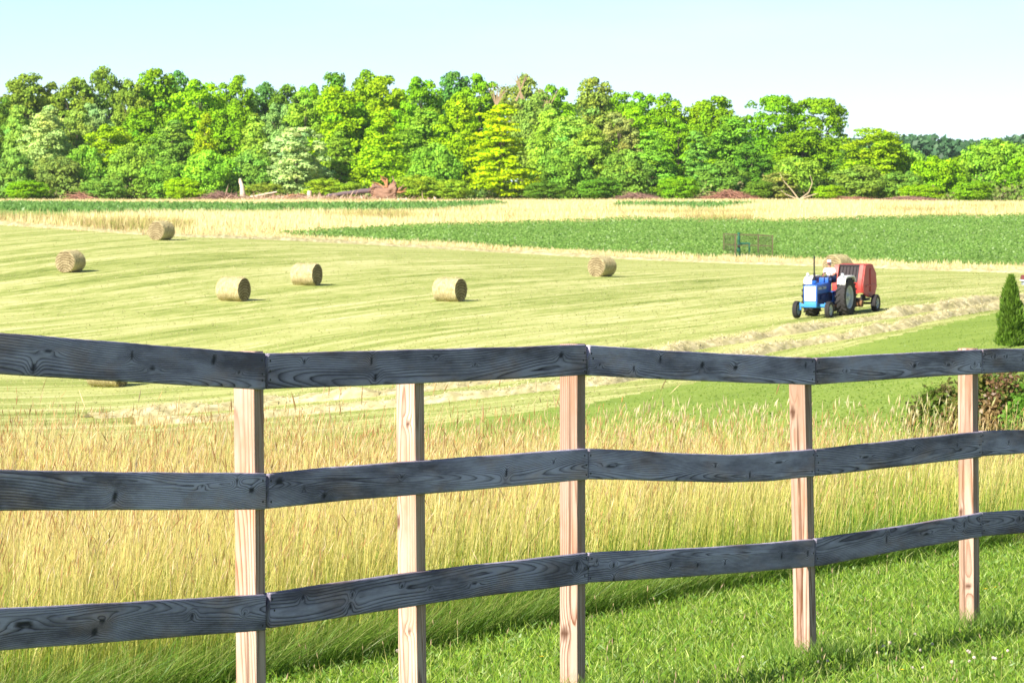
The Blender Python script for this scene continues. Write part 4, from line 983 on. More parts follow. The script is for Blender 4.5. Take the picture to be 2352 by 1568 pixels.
for s_ in (-1, 1):
    i0 = len(V); V += [(s_ * .19, -.11, zS + .47), (s_ * .27, -.02, zS + .26), (s_ * .22, .20, zS + .19), (s_ * .19, .27, zS + .20)]
    E += [(2, i0), (i0, i0 + 1), (i0 + 1, i0 + 2), (i0 + 2, i0 + 3)]; Rd += [.065, .047, .036, .03]
    hand_chain(V, E, Rd, i0 + 3, Vector((-s_ * .25, .9, .1)).normalized(), Vector((s_ * .9, .3, 0)).normalized(), Vector((0, .1, -1)))
    i1 = len(V); V += [(s_ * .11, -.10, zS + .06), (s_ * .17, .34, zS + .10), (s_ * .18, .42, zS - .32), (s_ * .18, .44, zS - .40), (s_ * .19, .60, zS - .42)]
    E += [(0, i1), (i1, i1 + 1), (i1 + 1, i1 + 2), (i1 + 2, i1 + 3), (i1 + 3, i1 + 4)]; Rd += [.10, .068, .045, .045, .04]
person = skin('person', V, E, Rd, M_skin)
tag(person, 'driver in white T-shirt and white cap steering the blue tractor', 'person')
V = [(0, -.16, zS + .06), (0, -.15, zS + .26), (0, -.12, zS + .44), (0, -.095, zS + .53)]; E = [(0, 1), (1, 2), (2, 3)]; Rd = [(.20, .155), (.18, .15), (.215, .145), (.09, .09)]
for s_ in (-1, 1):
    i0 = len(V); V += [(s_ * .20, -.11, zS + .465), (s_ * .262, -.03, zS + .29)]; E += [(2, i0), (i0, i0 + 1)]; Rd += [.088, .078]
skin('shirt', V, E, Rd, M_shirt, person)
V = [(0, -.16, zS + .07)]; E = []; Rd = [(.19, .15)]
for s_ in (-1, 1):
    i0 = len(V); V += [(s_ * .11, -.10, zS + .06), (s_ * .17, .34, zS + .10), (s_ * .18, .41, zS - .28)]; E += [(0, i0), (i0, i0 + 1), (i0 + 1, i0 + 2)]; Rd += [.118, .088, .068]
skin('trousers', V, E, Rd, M_jean, person)
for s_ in (-1, 1): MB().box((s_ * .19, .53, zS - .435), (.11, .29, .10), .035).build('boot', M_shoe, person)
cap = MB().lathe([(zS + .79, .098), (zS + .84, .102), (zS + .89, .088), (zS + .915, .05), (zS + .92, .01)], 'Z', (0, -.045, 0), 20).build('cap', M_shirt, person)
MB().prism([(.03, zS + .795), (.145, zS + .775), (.15, zS + .783), (.03, zS + .81)], -.08, .08, .003).build('cap_brim', M_capred, cap)
MB().ball((0, .052, zS + .735), .018, 2, (.8, 1, 1.4)).build('nose', M_skin, person)
for s_ in (-1, 1):
    MB().ball((s_ * .033, .04, zS + .765), .011, 2).build('eye', M_black, person); MB().ball((s_ * .088, -.045, zS + .745), .026, 2, (.35, .7, 1.1)).build('ear', M_skin, person)
MB().box((0, .045, zS + .69), (.05, .015, .012), .004).build('mouth', M_capred, person)
MB().lathe([(zS + .70, .088), (zS + .76, .096), (zS + .80, .095)], 'Z', (0, -.055, 0), 16).build('hair', M_grey, person)
person.rotation_mode = 'XYZ'; person.location = tr.location; person.rotation_euler = tr.rotation_euler; person.scale = tr.scale

# round baler, drawn behind the tractor
bk = pt - fwd * 2.75 * KS + Vector((.22, 0, 0)); bk.z = gz(bk.x, bk.y)
ba = machine('round_baler', bk, KS * 1.0, YAW + R(2), slope)
tag(ba, 'red round baler with black belts at its front, hitched behind the blue tractor', 'baler')
SIDE = [(.95, .95), (1.00, 1.38), (.60, 2.20), (-.50, 2.22), (-1.05, 1.80), (-1.18, 1.15), (-.75, .62), (.30, .72)]
for s_ in (-1, 1):
    x0, x1 = sorted((s_ * .70, s_ * .76)); sp_ = MB().prism(SIDE, x0, x1, .015).build('side_panel', M_red, ba)
    MB().box((s_ * .775, -.1, 1.5), (.04, .08, 1.1), .01).box((s_ * .775, -.15, 1.25), (.04, 1.5, .07), .01).build('panel_rib', M_red, sp_)
    wheel(ba, 'wheel', s_ * 1.0, -.15, .42, .27, .23, 0, s_, 1)
    # slanted front shoulders
    x0, x1 = sorted((s_ * .50, s_ * .70)); MB().prism([(1.0, .95), (1.05, 1.42), (.64, 2.24), (.52, 2.22), (.88, 1.38), (.85, .95)], x0, x1, .012).build('front_shoulder', M_red, ba)
MB().prism([(.98, .92), (1.03, 1.42), (.97, 1.44), (.90, .92)], -.50, .50, .01).build('front_panel', M_red, ba)
MB().prism([(.40, 2.22), (-.48, 2.24), (-1.04, 1.82), (-1.16, 1.16), (-1.10, 1.14), (-.98, 1.76), (-.46, 2.17), (.40, 2.15)], -.70, .70, .01).build('tailgate', M_red, ba)
for k in range(6):
    x = -.41 + k * .164
    MB().prism([(.88, 1.45), (.52, 2.16), (.44, 2.12), (.80, 1.42)], x - .07, x + .07, .01).build('belt', M_belt, ba)
MB().prism([(.74, 1.40), (.40, 2.10), (.34, 2.06), (.68, 1.38)], -.70, .70).build('chamber', M_black, ba)
for y, z in ((.50, 2.19), (.88, 1.44)): MB().lathe([(-.68, .05), (.68, .05)], 'X', (0, y, z), 14).build('roller', M_black, ba)
m = MB().lathe([(-.66, .16), (.66, .16)], 'X', (0, .78, .46), 16)
for k in range(16):
    for j in range(6):
        a = 2 * math.pi * (k + .5 * (j % 2)) / 8; m.box((-.55 + j * .22, .78 + .23 * math.cos(a), .46 + .23 * math.sin(a)), (.012, .012, .14), 0, Matrix.Rotation(a - R(90), 3, 'X')) if k < 8 else None
tag(m.build('pickup_reel', M_rust, ba))
MB().box((0, .2, .60), (1.3, 1.3, .10), .02).box((.6, .5, .72), (.08, .6, .3), .02).box((-.6, .5, .72), (.08, .6, .3), .02).build('chassis', M_black, ba)
MB().lathe([(-.95, .05), (.95, .05)], 'X', (0, -.15, .42), 12).build('axle', M_black, ba)
MB().prism([(.9, .62), (2.5, .50), (2.55, .44), (.9, .50)], -.09, .09, .01).tube([(0, .9, .8), (0, 1.8, .72), (0, 2.7, .66)], .045).build('drawbar', M_red, ba)
MB().box((.87, -.75, 1.52), (.20, .5, .5), .03).build('twine_box', M_grey, ba)
MB().tube([(.3, 1.0, 1.3), (.25, 1.6, 1.1), (.2, 2.4, .9)], .02).tube([(.36, 1.0, 1.25), (.3, 1.6, 1.0), (.24, 2.4, .88)], .02).build('hydraulic_hose', M_black, ba)
MB().lathe([(.77, .22), (.82, .22), (.83, .20)], 'X', (0, .35, 1.0), 18).build('sprocket_cover', M_red, ba)

# ------------------------------------------------------------------ well head in its wire cage, at the crop border
pw = hit(1720, 590, 200); s_ = FPX / pw.y
def wx(x): return (x - 1720) / s_
cage = empty('wire_cage', pw); tag(cage, 'square wire mesh cage on posts standing at the edge of the crop', 'cage')
M_post2 = mat_plain('weathered_post', (.11, .085, .05), .85, .2, 9); M_wire = mat_plain('galvanised_wire', (.055, .06, .03), .7, .15, 9, .2)
cr = {'A': Vector((wx(1665), 1.7)), 'B': Vector((wx(1687), -1.2)), 'C': Vector((wx(1744), 1.5)), 'D': Vector((wx(1772), -1.2))}
def gzl(v): return gz(pw.x + v.x, pw.y + v.y) - pw.z
for k, v in cr.items(): MB().box((v.x, v.y, gzl(v) + .80), (.10 if k == 'B' else .07, .10, 1.75), .01).build('post', M_post2, cage)
for a, b in (('A', 'B'), ('C', 'D'), ('A', 'C'), ('B', 'D')):
    p0, p1 = cr[a], cr[b]; L = (p1 - p0).length; m = MB(); z0, z1 = gzl(p0), gzl(p1)
    nv = int(L / .12)
    for k in range(1, nv):
        q = p0.lerp(p1, k / nv); zz = z0 + (z1 - z0) * k / nv; m.tube([(q.x, q.y, zz + .12), (q.x, q.y, zz + 1.62)], .0065, 3)
    for k in range(11): m.tube([(p0.x, p0.y, z0 + .12 + .15 * k), (p1.x, p1.y, z1 + .12 + .15 * k)], .0065, 3)
    tag(m.build('mesh_panel', M_wire, cage, False), kind='stuff')
    MB().tube([(p0.x, p0.y, z0 + 1.63), (p1.x, p1.y, z1 + 1.63)], .025, 6).tube([(p0.x, p0.y, z0 + .86), (p1.x, p1.y, z1 + .86)], .022, 6).build('top_rail', M_post2, cage)
wh = empty('well_head', pw); tag(wh, 'dark green well head pipes with a square loop inside the wire cage', 'pipework')
MB().tube([(wx(1697), 0, -.25), (wx(1697), 0, 1.82)], .10, 10).build('riser_pipe', M_green, wh)
MB().lathe([(.30, .12), (.34, .14), (.55, .14), (.60, .10)], 'Z', (wx(1697), 0, 0), 14).lathe([(.72, .10), (.86, .10)], 'Z', (wx(1697), 0, 0), 14).build('valve_body', M_green, wh)
MB().tube([(wx(1697), 0, .98), (wx(1721), 0, 1.0), (wx(1721), 0, .12), (wx(1689), 0, .14)], .09, 8).build('pipe_loop', M_green, wh)
MB().lathe([(-.03, .12), (.03, .12)], 'Y', (wx(1697), -.18, .80), 14).tube([(wx(1697), 0, .8), (wx(1697), -.2, .8)], .02).build('hand_wheel', M_black, wh)

# small hutch, cut by the right edge
ph_ = hit(2349, 655, 150); hu = empty('hutch', ph_ + Vector((.62, 0, 0))); tag(hu, 'low white-sided hutch with dark red roof, cut off by the right edge', 'hutch')
MB().box((0, 0, .12), (1.3, .9, .24), .01).build('wall', M_grey, hu)
MB().box((0, 0, .30), (1.5, 1.1, .07), .01).build('eave_board', M_white, hu)
ro = [( -.55, .335), (0, .62), (.55, .335)]
MB().prism(ro, -.72, .72, .01).build('roof', mat_plain('roof_red', (.16, .045, .04), .8, .2, 6), hu)

# ------------------------------------------------------------------ foliage
def mat_leaf(name):
    m = N(name); oc = m.n('ObjectInfo').outputs['Color']
    return m.leaf(m.mix(m.attr('Col'), oc, 1.0, 'MULTIPLY'), .26)
M_leaf = mat_leaf('leaf')
M_bark = mat_plain('bark', (.16, .12, .09), .9, .35, 2.0, bump=.5)
M_palebark = mat_plain('pale_bark', (.62, .50, .38), .85, .2, 2.0, bump=.3)
M_brush = mat_plain('brush_twigs', (.22, .13, .10), .9, .35, 1.5)
ENV = {'round': lambda t: np.sqrt(np.clip(1 - (2 * t - 1) ** 2, 0, 1)) * .95 + .05,
       'oval': lambda t: np.clip(np.sin(np.pi * np.clip(.06 + .94 * t, 0, 1) ** .9) ** .6, .08, 1),
       'cone': lambda t: np.clip(1.05 * (1 - t) ** .75, .10, 1) * np.clip(t * 9, .45, 1),
       'tall': lambda t: np.clip(np.sin(np.pi * (.15 + .80 * t)) ** .5, .15, 1) * (1 - .12 * t),
       'spread': lambda t: np.clip(.45 + .75 * t, 0, 1) * np.sqrt(np.clip(1 - np.clip((t - .62) / .38, 0, 1) ** 2, 0, 1)) + .08,
       'layer': lambda t: np.clip((1.12 - t) ** .6, .12, 1) * (.72 + .28 * np.cos(t * 2 * np.pi * 4.2) ** 2) * np.clip(.55 + t * 2.5, 0, 1)}
def crown(kind, seed, H=20.0, Rw=5.0, nclump=150, per=105, cr=1.4, leaf=.265, base=.05, hollow=.5, flat=.95):
    r2 = np.random.default_rng(seed); env = ENV[kind]
    t = r2.uniform(0, 1, nclump * 4); keep = r2.random(len(t)) < env(t) ** 1.2 + .05; t = t[keep][:nclump]; n = len(t)
    a = r2.uniform(0, 2 * np.pi, n); rad = env(t) * Rw * (hollow + (1 - hollow) * r2.random(n)) * (1 + .22 * np.sin(a * 3 + seed) + r2.normal(0, .08, n))
    if kind == 'layer': tq = (np.round(t * 8 + .9 * np.sin(a * 2 + seed)) / 8 - .11 * np.sin(a * 2 + seed)); t = (.55 * tq + .45 * t + r2.normal(0, .015, n) - .05 * rad / Rw).clip(0, 1)
    C = np.stack([rad * np.cos(a), rad * np.sin(a), H * (base + (1 - base) * t)], -1)
    rc = cr * r2.uniform(.6, 1.35, n) * (.75 + .5 * (1 - t))
    C[:, 2] = np.minimum(C[:, 2], H - rc * .7)
    k = np.repeat(np.arange(n), per); m = len(k)
    d = r2.normal(0, 1, (m, 3)); d /= np.linalg.norm(d, axis=1, keepdims=True)
    d[:, 2] = np.where(d[:, 2] < -.35, -d[:, 2] * .6, d[:, 2])
    sh = (.55 + .5 * r2.random(m) ** .5)
    P = C[k] + d * (rc[k] * sh)[:, None] * np.array([1.1, 1.1, flat])
    Nrm = d * 1.0 + np.array([0, 0, .1]) + r2.normal(0, .4, (m, 3))
    tone = (r2.normal(1, .13, n)[k] * r2.normal(1, .12, m)).clip(.5, 1.6)
    hue = r2.normal(0, .06, n)[k]
    col = np.stack([tone * (1 + hue), tone, tone * (1 - hue)], -1)
    V, F, K = leaf_cloud(P, Nrm, leaf * r2.uniform(.6, 1.3, m), col, r2)
    me = from_arrays('crown', V, F); set_col(me, K); me.materials.append(M_leaf)
    mb = MB(); b = H * .5
    mb.tube([(0, 0, -.6), (.05, 0, H * .15), (.15, .1, H * .45), (.1, 0, H * .8)], [H * .018, H * .014, H * .009, H * .003], 7)
    for q in range(12):
        i = r2.integers(0, n); c = C[i]; z0 = min(c[2] * r2.uniform(.45, .75), H * .75)
        mb.tube([(.1, .05, z0), tuple(c * np.array([.5, .5, 0]) + np.array([0, 0, z0 * .4 + c[2] * .6])), tuple(c)], [H * .006, H * .004, H * .0015], 5)
    bmesh.ops.recalc_face_normals(mb.b, faces=mb.b.faces); tme = bpy.data.meshes.new('trunk'); mb.b.to_mesh(tme); mb.b.free(); tme.materials.append(M_bark)
    return me, tme
PROTO = {}
for i, (k, kind, kw) in enumerate((('oak', 'round', {}), ('oak2', 'oval', {}), ('tall', 'tall', dict(Rw=4.2, hollow=.4)), ('tall2', 'oval', dict(Rw=4.4)), ('cone', 'cone', dict(Rw=4.6)), ('cone2', 'cone', dict(Rw=4.2, nclump=150, cr=1.25)),
                  ('silver', 'round', dict(nclump=170, cr=1.15, leaf=.28, hollow=.6)), ('layer', 'layer', dict(Rw=6.0, nclump=210, cr=1.15, flat=.42, per=65, hollow=.2)), ('layer2', 'layer', dict(Rw=5.4, nclump=170, cr=1.3, flat=.75, hollow=.35)),
                  ('sparse', 'spread', dict(nclump=62, cr=1.35, base=.3, hollow=.35)), ('spread', 'spread', dict(Rw=5.6, nclump=140, base=.22)), ('bush', 'round', dict(nclump=80, base=-.05, cr=1.7, leaf=.42)), ('low', 'round', dict(Rw=10.5, nclump=120, base=-.04, cr=3.0, leaf=.56, per=110)), ('low2', 'oval', dict(Rw=9.5, nclump=120, base=-.03, cr=2.8, leaf=.54, per=110)))):
    PROTO[k] = crown(kind, 100 + i, **kw)
PW = {'low': 11.8, 'low2': 10.8, 'layer': 6.9, 'layer2': 6.2, 'spread': 6.6, 'sparse': 6.0, 'tall': 4.8, 'tall2': 5.0, 'cone': 5.2, 'cone2': 4.8}
BRI, MID, DRK, SIL, OLI, YEL, BLU, PAL = (.33, .53, .008), (.20, .42, .012), (.09, .22, .03), (.46, .66, .22), (.23, .29, .05), (.45, .61, .006), (.08, .24, .075), (.32, .47, .10)
def tree(x, ytop, wpx, d, proto, col, label, ybase=None, name='tree', cat='tree', group='trees at the edge of the wood'):
    X = (x - 1176) / FPX * d; zb = gz(X, d); zt = z_of(x, ytop, d)
    col = tuple(.66 * a + .34 * b for a, b in zip(col, (.25, .45, .02))) if proto not in ('layer', 'silver') else col; h = (zt - zb); wm = wpx / FPX * d * (1.32 if wpx < 130 else 1.08)
    e = empty(name, (X, d, zb), random.uniform(0, 6.28)); sw = wm / (2 * PW.get(proto, 5.7)); e.scale = (sw, sw, h / 20)
    cme, tme = PROTO[proto]
    c = link('crown', cme, None, e); c.color = (*[v * random.uniform(.95, 1.12) for v in col], 1)
    link('trunk', tme, None, e); tag(e, label, cat, group); return e
T = [  # skyline
 (60, 172, 105, 770, 'oak', OLI, 'olive-green rounded tree top on the skyline at the far left corner'),
 (112, 186, 90, 775, 'oak2', OLI, 'olive rounded tree on the skyline, second from the left edge'),
 (176, 182, 95, 772, 'oak', OLI, 'dusky olive tree on the skyline just left of the tallest left one'),
 (245, 155, 95, 778, 'sparse', OLI, 'thin tall olive tree with gaps, highest on the left skyline'),
 (302, 180, 80, 770, 'oak2', OLI, 'dusky tree on the skyline just right of the tall gappy one'),
 (360, 160, 100, 775, 'tall', MID, 'tall dark green tree on the skyline left of the big bright rounded one'),
 (412, 164, 75, 782, 'tall2', BLU, 'dark bluish tree top squeezed on the skyline beside a tall green one'),
 (462, 180, 125, 745, 'oak2', BRI, 'big bright green rounded tree reaching the skyline left of centre'),
 (545, 176, 85, 770, 'oak', MID, 'small mid-green dome on the skyline left of the dip'),
 (605, 186, 85, 780, 'oak2', BLU, 'dark bluish-green tree top in the low stretch of the skyline'),
 (660, 198, 85, 776, 'oak', DRK, 'dark low tree top on the skyline above the silvery round tree'),
 (712, 190, 80, 778, 'oak2', MID, 'mid-green tree top on the skyline left of the twin high domes'),
 (765, 169, 75, 780, 'tall', DRK, 'dark narrow tree top on the skyline left of the highest central dome'),
 (845, 162, 90, 778, 'tall2', MID, 'highest tree top of the central skyline, dark green'),
 (875, 177, 125, 752, 'oak', BRI, 'large bright green dome directly in front of the highest central tree top'),
 (968, 174, 105, 770, 'oak2', MID, 'rounded green tree on the skyline right of the large bright dome'),
 (1044, 167, 85, 780, 'tall', BLU, 'dark bluish pointed tree on the skyline left of the dead twigs'),
 (1100, 173, 85, 772, 'oak', MID, 'green dome on the skyline just left of the dead twigs'),
 (1199, 172, 85, 768, 'sparse', (.34, .33, .09), 'thin yellowish-brown tree top on the skyline above the yellow-green tree'),
 (1272, 192, 90, 772, 'oak2', MID, 'mid-green tree on the skyline right of the thin yellowish top'),
 (1366, 180, 85, 762, 'tall', (.32, .42, .08), 'tall yellow-green tree with brown twigs rising above its neighbours right of centre'),
 (1420, 215, 80, 775, 'oak', MID, 'rounded tree on the skyline right of the tall yellow-green one'),
 (1473, 208, 90, 770, 'oak2', MID, 'green tree on the skyline between the yellow-green one and the dip'),
 (1528, 215, 85, 768, 'tall2', MID, 'pointed green tree at the start of the skyline dip on the right'),
 (1606, 234, 75, 768, 'oak', BRI, 'lower left half of a twin-topped green tree right of the dip'),
 (1646, 222, 90, 764, 'tall', MID, 'pointed right half of a twin-topped green tree right of the dip'),
 (1785, 222, 135, 758, 'spread', MID, 'left half of the big spreading tree standing high on the right'),
 (1880, 228, 150, 758, 'spread', MID, 'right half of the big spreading tree standing high on the right'),
 # middle row
 (8, 225, 60, 735, 'tall2', DRK, 'dark tree cut by the left edge of the picture'),
 (44, 243, 62, 728, 'tall', PAL, 'pale green slender tree between the dark left edge and the silvery one'),
 (106, 243, 92, 722, 'tall2', SIL, 'large silvery-green tree near the left edge'),
 (176, 250, 75, 730, 'oak2', PAL, 'pale green tree right of the large silvery one near the left edge'),
 (215, 240, 75, 742, 'oak', (0.336, 0.462, 0.196), 'greyish pale tree below the tall gappy skyline tree'),
 (255, 284, 105, 716, 'oak2', BRI, 'bright green broad tree in the front row below the gappy skyline tree'),
 (330, 250, 85, 738, 'tall', MID, 'mid-green tree between the bright front tree and the big bright dome at left'),
 (395, 276, 95, 722, 'tall2', (0.210, 0.378, 0.056), 'grass-green tree below the big bright rounded one at left'),
 (472, 262, 68, 716, 'cone', BRI, 'narrow bright conical tree under the big bright dome at left'),
 (535, 240, 85, 742, 'oak', MID, 'mid-green tree behind the narrow bright conical one'),
 (587, 262, 85, 722, 'cone2', (0.350, 0.588, 0.070), 'light bright-green tree left of the silvery round one'),
 (640, 235, 75, 745, 'oak2', (0.280, 0.448, 0.168), 'soft grey-green tree behind and left of the silvery round one'),
 (700, 214, 85, 740, 'oak', (0.336, 0.504, 0.056), 'yellowish-green tree rising behind the silvery round one'),
 (776, 200, 95, 736, 'tall', BRI, 'bright green tall tree right of the silvery round one'),
 (820, 235, 80, 742, 'tall2', MID, 'mid-green tree between the tall bright one and the large bright dome'),
 (880, 256, 115, 716, 'cone', BRI, 'bright green cone-shaped tree in the front row above the root plate'),
 (930, 230, 80, 742, 'oak2', MID, 'mid-green tree behind and right of the cone above the root plate'),
 (975, 250, 95, 730, 'tall', (0.238, 0.448, 0.042), 'green front tree left of the bright column near the yellow tree'),
 (1050, 212, 85, 728, 'tall2', BRI, 'bright green column-like tree left of the yellow-green one'),
 (1235, 215, 95, 748, 'oak', PAL, 'pale green tree behind the right shoulder of the yellow-green one'),
 (1266, 248, 85, 730, 'oak2', (0.350, 0.532, 0.056), 'yellowish green tree just right of the yellow-green spreading one'),
 (1318, 268, 95, 724, 'tall', (0.364, 0.560, 0.084), 'light green tree two places right of the yellow-green one'),
 (1360, 290, 90, 716, 'tall2', (0.308, 0.504, 0.056), 'light green tree in the front row below the tall yellow-green skyline tree'),
 (1419, 262, 80, 732, 'oak', (0.336, 0.392, 0.126), 'brownish-olive tree in the middle row right of centre'),
 (1458, 243, 85, 738, 'oak2', BRI, 'bright green tree right of the brownish-olive one'),
 (1500, 300, 110, 716, 'layer2', (0.238, 0.462, 0.049), 'green tree with layered drooping boughs in the front row right of centre'),
 (1556, 275, 90, 728, 'oak', MID, 'mid-green tree right of the layered drooping one'),
 (1600, 300, 90, 720, 'layer', (0.210, 0.420, 0.056), 'second layered tree, darker, at the front right of centre'),
 (1680, 268, 100, 726, 'tall', (0.196, 0.392, 0.042), 'green tree sloping down below the twin-topped one'),
 (1725, 330, 80, 720, 'oak2', DRK, 'dark tree under the left side of the big spreading tree'),
 (1845, 300, 120, 742, 'oak', MID, 'rounded tree filling the space under the big spreading tree'),
 (1960, 330, 80, 734, 'tall2', DRK, 'dark tree at the right foot of the big spreading tree'),
 (2008, 296, 125, 728, 'oak', BRI, 'bright rounded tree right of the big spreading tree'),
 (2080, 333, 85, 738, 'low2', (0.238, 0.434, 0.056), 'lower rounded tree right of the bright rounded one'),
 (2152, 360, 95, 720, 'low', BRI, 'small round bright tree before the far blue woods on the right'),
 (2290, 320, 150, 726, 'low', (0.238, 0.434, 0.042), 'broad rounded tree near the right edge'),
 (2225, 352, 85, 734, 'low2', MID, 'tree nestled against the left of the broad one near the right edge'),
 (2350, 360, 90, 722, 'low2', MID, 'tree cut by the right edge of the picture'),
 # front row
 (1150, 238, 205, 710, 'layer', YEL, 'bright yellow-green tree with layered boughs standing forward at the centre'),
 (681, 294, 138, 708, 'silver', SIL, 'round silvery pale-green tree standing alone in front left of centre'),
 (35, 345, 80, 708, 'low2', (0.182, 0.308, 0.070), 'low grey-green tree at the foot of the wood near the left edge'),
 (132, 360, 90, 708, 'low', (0.182, 0.266, 0.070), 'low dark olive tree below the large silvery one'),
 (195, 335, 85, 712, 'low2', (0.224, 0.406, 0.056), 'low green tree right of the dark olive one at left'),
 (305, 330, 100, 710, 'low2', (0.224, 0.406, 0.056), 'low layered green tree below the gap left of the big bright dome'),
 (385, 370, 90, 706, 'low', (0.182, 0.336, 0.049), 'low rounded green tree left of the bright low pair'),
 (480, 346, 95, 704, 'low2', (0.308, 0.560, 0.049), 'low bright green tree left of the brush pile'),
 (575, 345, 85, 708, 'low2', (0.238, 0.448, 0.070), 'low green tree behind the pale snag'),
 (780, 300, 85, 718, 'cone2', (0.252, 0.462, 0.049), 'green pointed tree just right of the silvery round one'),
 (1000, 330, 100, 712, 'low2', (0.210, 0.420, 0.049), 'low layered tree left of the yellow-green one'),
 (1300, 345, 95, 712, 'low', (0.168, 0.336, 0.049), 'low dark tree at the right foot of the yellow-green one'),
 (1440, 345, 95, 712, 'low2', (0.182, 0.350, 0.056), 'low dark green tree below the brownish-olive one'),
 (1655, 370, 95, 712, 'low2', (0.126, 0.280, 0.056), 'low dark tree above the reddish brush'),
 (1830, 362, 105, 708, 'low', (0.280, 0.420, 0.056), 'low yellowish tree behind the bare fallen limbs'),
 (1975, 380, 110, 710, 'low2', (0.196, 0.364, 0.056), 'low rounded green tree right of the bare fallen limbs'),
 (2070, 395, 85, 708, 'low', (0.168, 0.336, 0.056), 'low rounded dark tree in front near the right'),
]
for t in T: tree(*t)
for x, yt, w, col, lab in ((60, 415, 75, MID, 'low green bush at the foot of the wood near the left edge'), (240, 410, 80, (.2, .3, .06), 'low olive bush at the foot of the bright broad tree'), (420, 408, 70, BRI, 'low bright bush left of the purple-brown brush pile'),
        (610, 420, 70, (.26, .3, .05), 'low olive bush just right of the pale snag'), (745, 410, 70, (.36, .46, .03), 'low yellow-green bush right of the silvery round tree'), (800, 418, 60, (.3, .42, .03), 'low bush behind the long dark felled trunk'),
        (960, 402, 80, (.3, .42, .03), 'yellow-green bush right of the root plate'), (1035, 412, 75, (.34, .44, .03), 'yellow-green bush at the left foot of the bright yellow-green tree'), (1250, 418, 70, DRK, 'dark bush at the right foot of the bright yellow-green tree'),
        (1375, 410, 75, DRK, 'dark bush left of the brown brush tangle'), (1560, 405, 70, MID, 'green bush between the brown and the reddish brush'), (1745, 415, 60, DRK, 'dark bush just right of the reddish brush heap'),
        (1905, 425, 60, BRI, 'small bright bush right of the bare fallen limbs'), (2110, 425, 75, BRI, 'small bright bush at the foot of the small round tree at right'), (2235, 415, 80, MID, 'green bush at the foot of the broad tree near the right edge')):
    tree(x, yt, w, 701, 'low', col, lab, name='shrub', cat='shrub', group='shrubs at the foot of the wood')
# woods filling the space behind: too many to count
r2 = np.random.default_rng(5); parts = []
def mass(n, y0, y1, q0, q1, top, dens, leaf, cols):
    X = r2.uniform(q0, q1, n); Y = r2.uniform(y0, y1, n); z = terr(X, Y); tp = top(X, Y)
    c = np.repeat(np.stack([X, Y, z], -1), dens, 0); hh = np.repeat(tp, dens) * r2.random(n * dens) ** .7
    P = c + np.column_stack([r2.normal(0, 2.3, (n * dens, 2)), hh]); m = len(P)
    Nn = np.column_stack([r2.normal(0, 1, (m, 2)), r2.uniform(0, 1, m)]) + np.array([0, -.6, .3])
    return leaf_cloud(P, Nn, leaf * r2.uniform(.6, 1.3, m), pick(cols, m, .2), r2)
M_mass = mat_blade('wood_leaf', .3, .01)
def skyl(X, Y):
    px = 1176 + X / Y * FPX; yt = np.interp(px, [-400, 60, 245, 420, 560, 660, 850, 1050, 1200, 1370, 1530, 1580, 1650, 1720, 1800, 1900, 1980, 2090, 2160, 2290, 2500], [205, 200, 185, 195, 205, 215, 195, 195, 205, 215, 245, 270, 260, 280, 300, 300, 330, 360, 385, 360, 360])
    return (425 - yt) / FPX * Y
tag(stuff('woodland', [mass(700, 795, 880, -135, 150, skyl, 60, .6, [(.10, .20, .035), (.13, .25, .04), (.07, .15, .03), (.16, .26, .05)])], M_mass, 'mass of dark green woodland filling in behind the front trees', 'woodland'))
def skyr(X, Y):
    px = 1176 + X / Y * FPX; yt = np.interp(px, [1500, 2040, 2090, 2130, 2200, 2320, 2352, 2600], [330, 330, 322, 322, 336, 330, 320, 325]); return (445 - yt) / FPX * Y
stuff('far_woodland', [mass(500, 1350, 1420, 40, 260, skyr, 60, 1.1, [(.06, .15, .06), (.08, .18, .07), (.05, .12, .05)])], M_mass, 'bluish far wood showing low on the right skyline', 'woodland')
# undergrowth along the foot of the wood
X = r2.uniform(-100, 100, 1500); Y = 706 + r2.uniform(0, 20, 1500) + 4 * np.sin(X * .11); z = terr(X, Y); hh = r2.gamma(3, .6, 1500).clip(.4, 4.5) * (.5 + vnoise(X, Y, 6, 3))
k = np.repeat(np.arange(1500), 26); m = len(k); P = np.stack([X[k], Y[k], z[k]], -1) + np.column_stack([r2.normal(0, .8, (m, 2)), hh[k] * r2.random(m)])
tonec = np.array([(.13, .24, .03), (.18, .30, .04), (.09, .17, .03), (.24, .22, .10), (.20, .27, .06)])[r2.integers(0, 5, 1500)]
stuff('undergrowth', [leaf_cloud(P, np.column_stack([r2.normal(0, 1, (m, 2)), np.ones(m)]) + [0, -.5, 0], r2.uniform(.15, .38, m), tonec[k] * r2.normal(1, .15, (m, 1)), r2)], M_mass, 'tangle of low green and brown undergrowth along the foot of the wood', 'undergrowth')

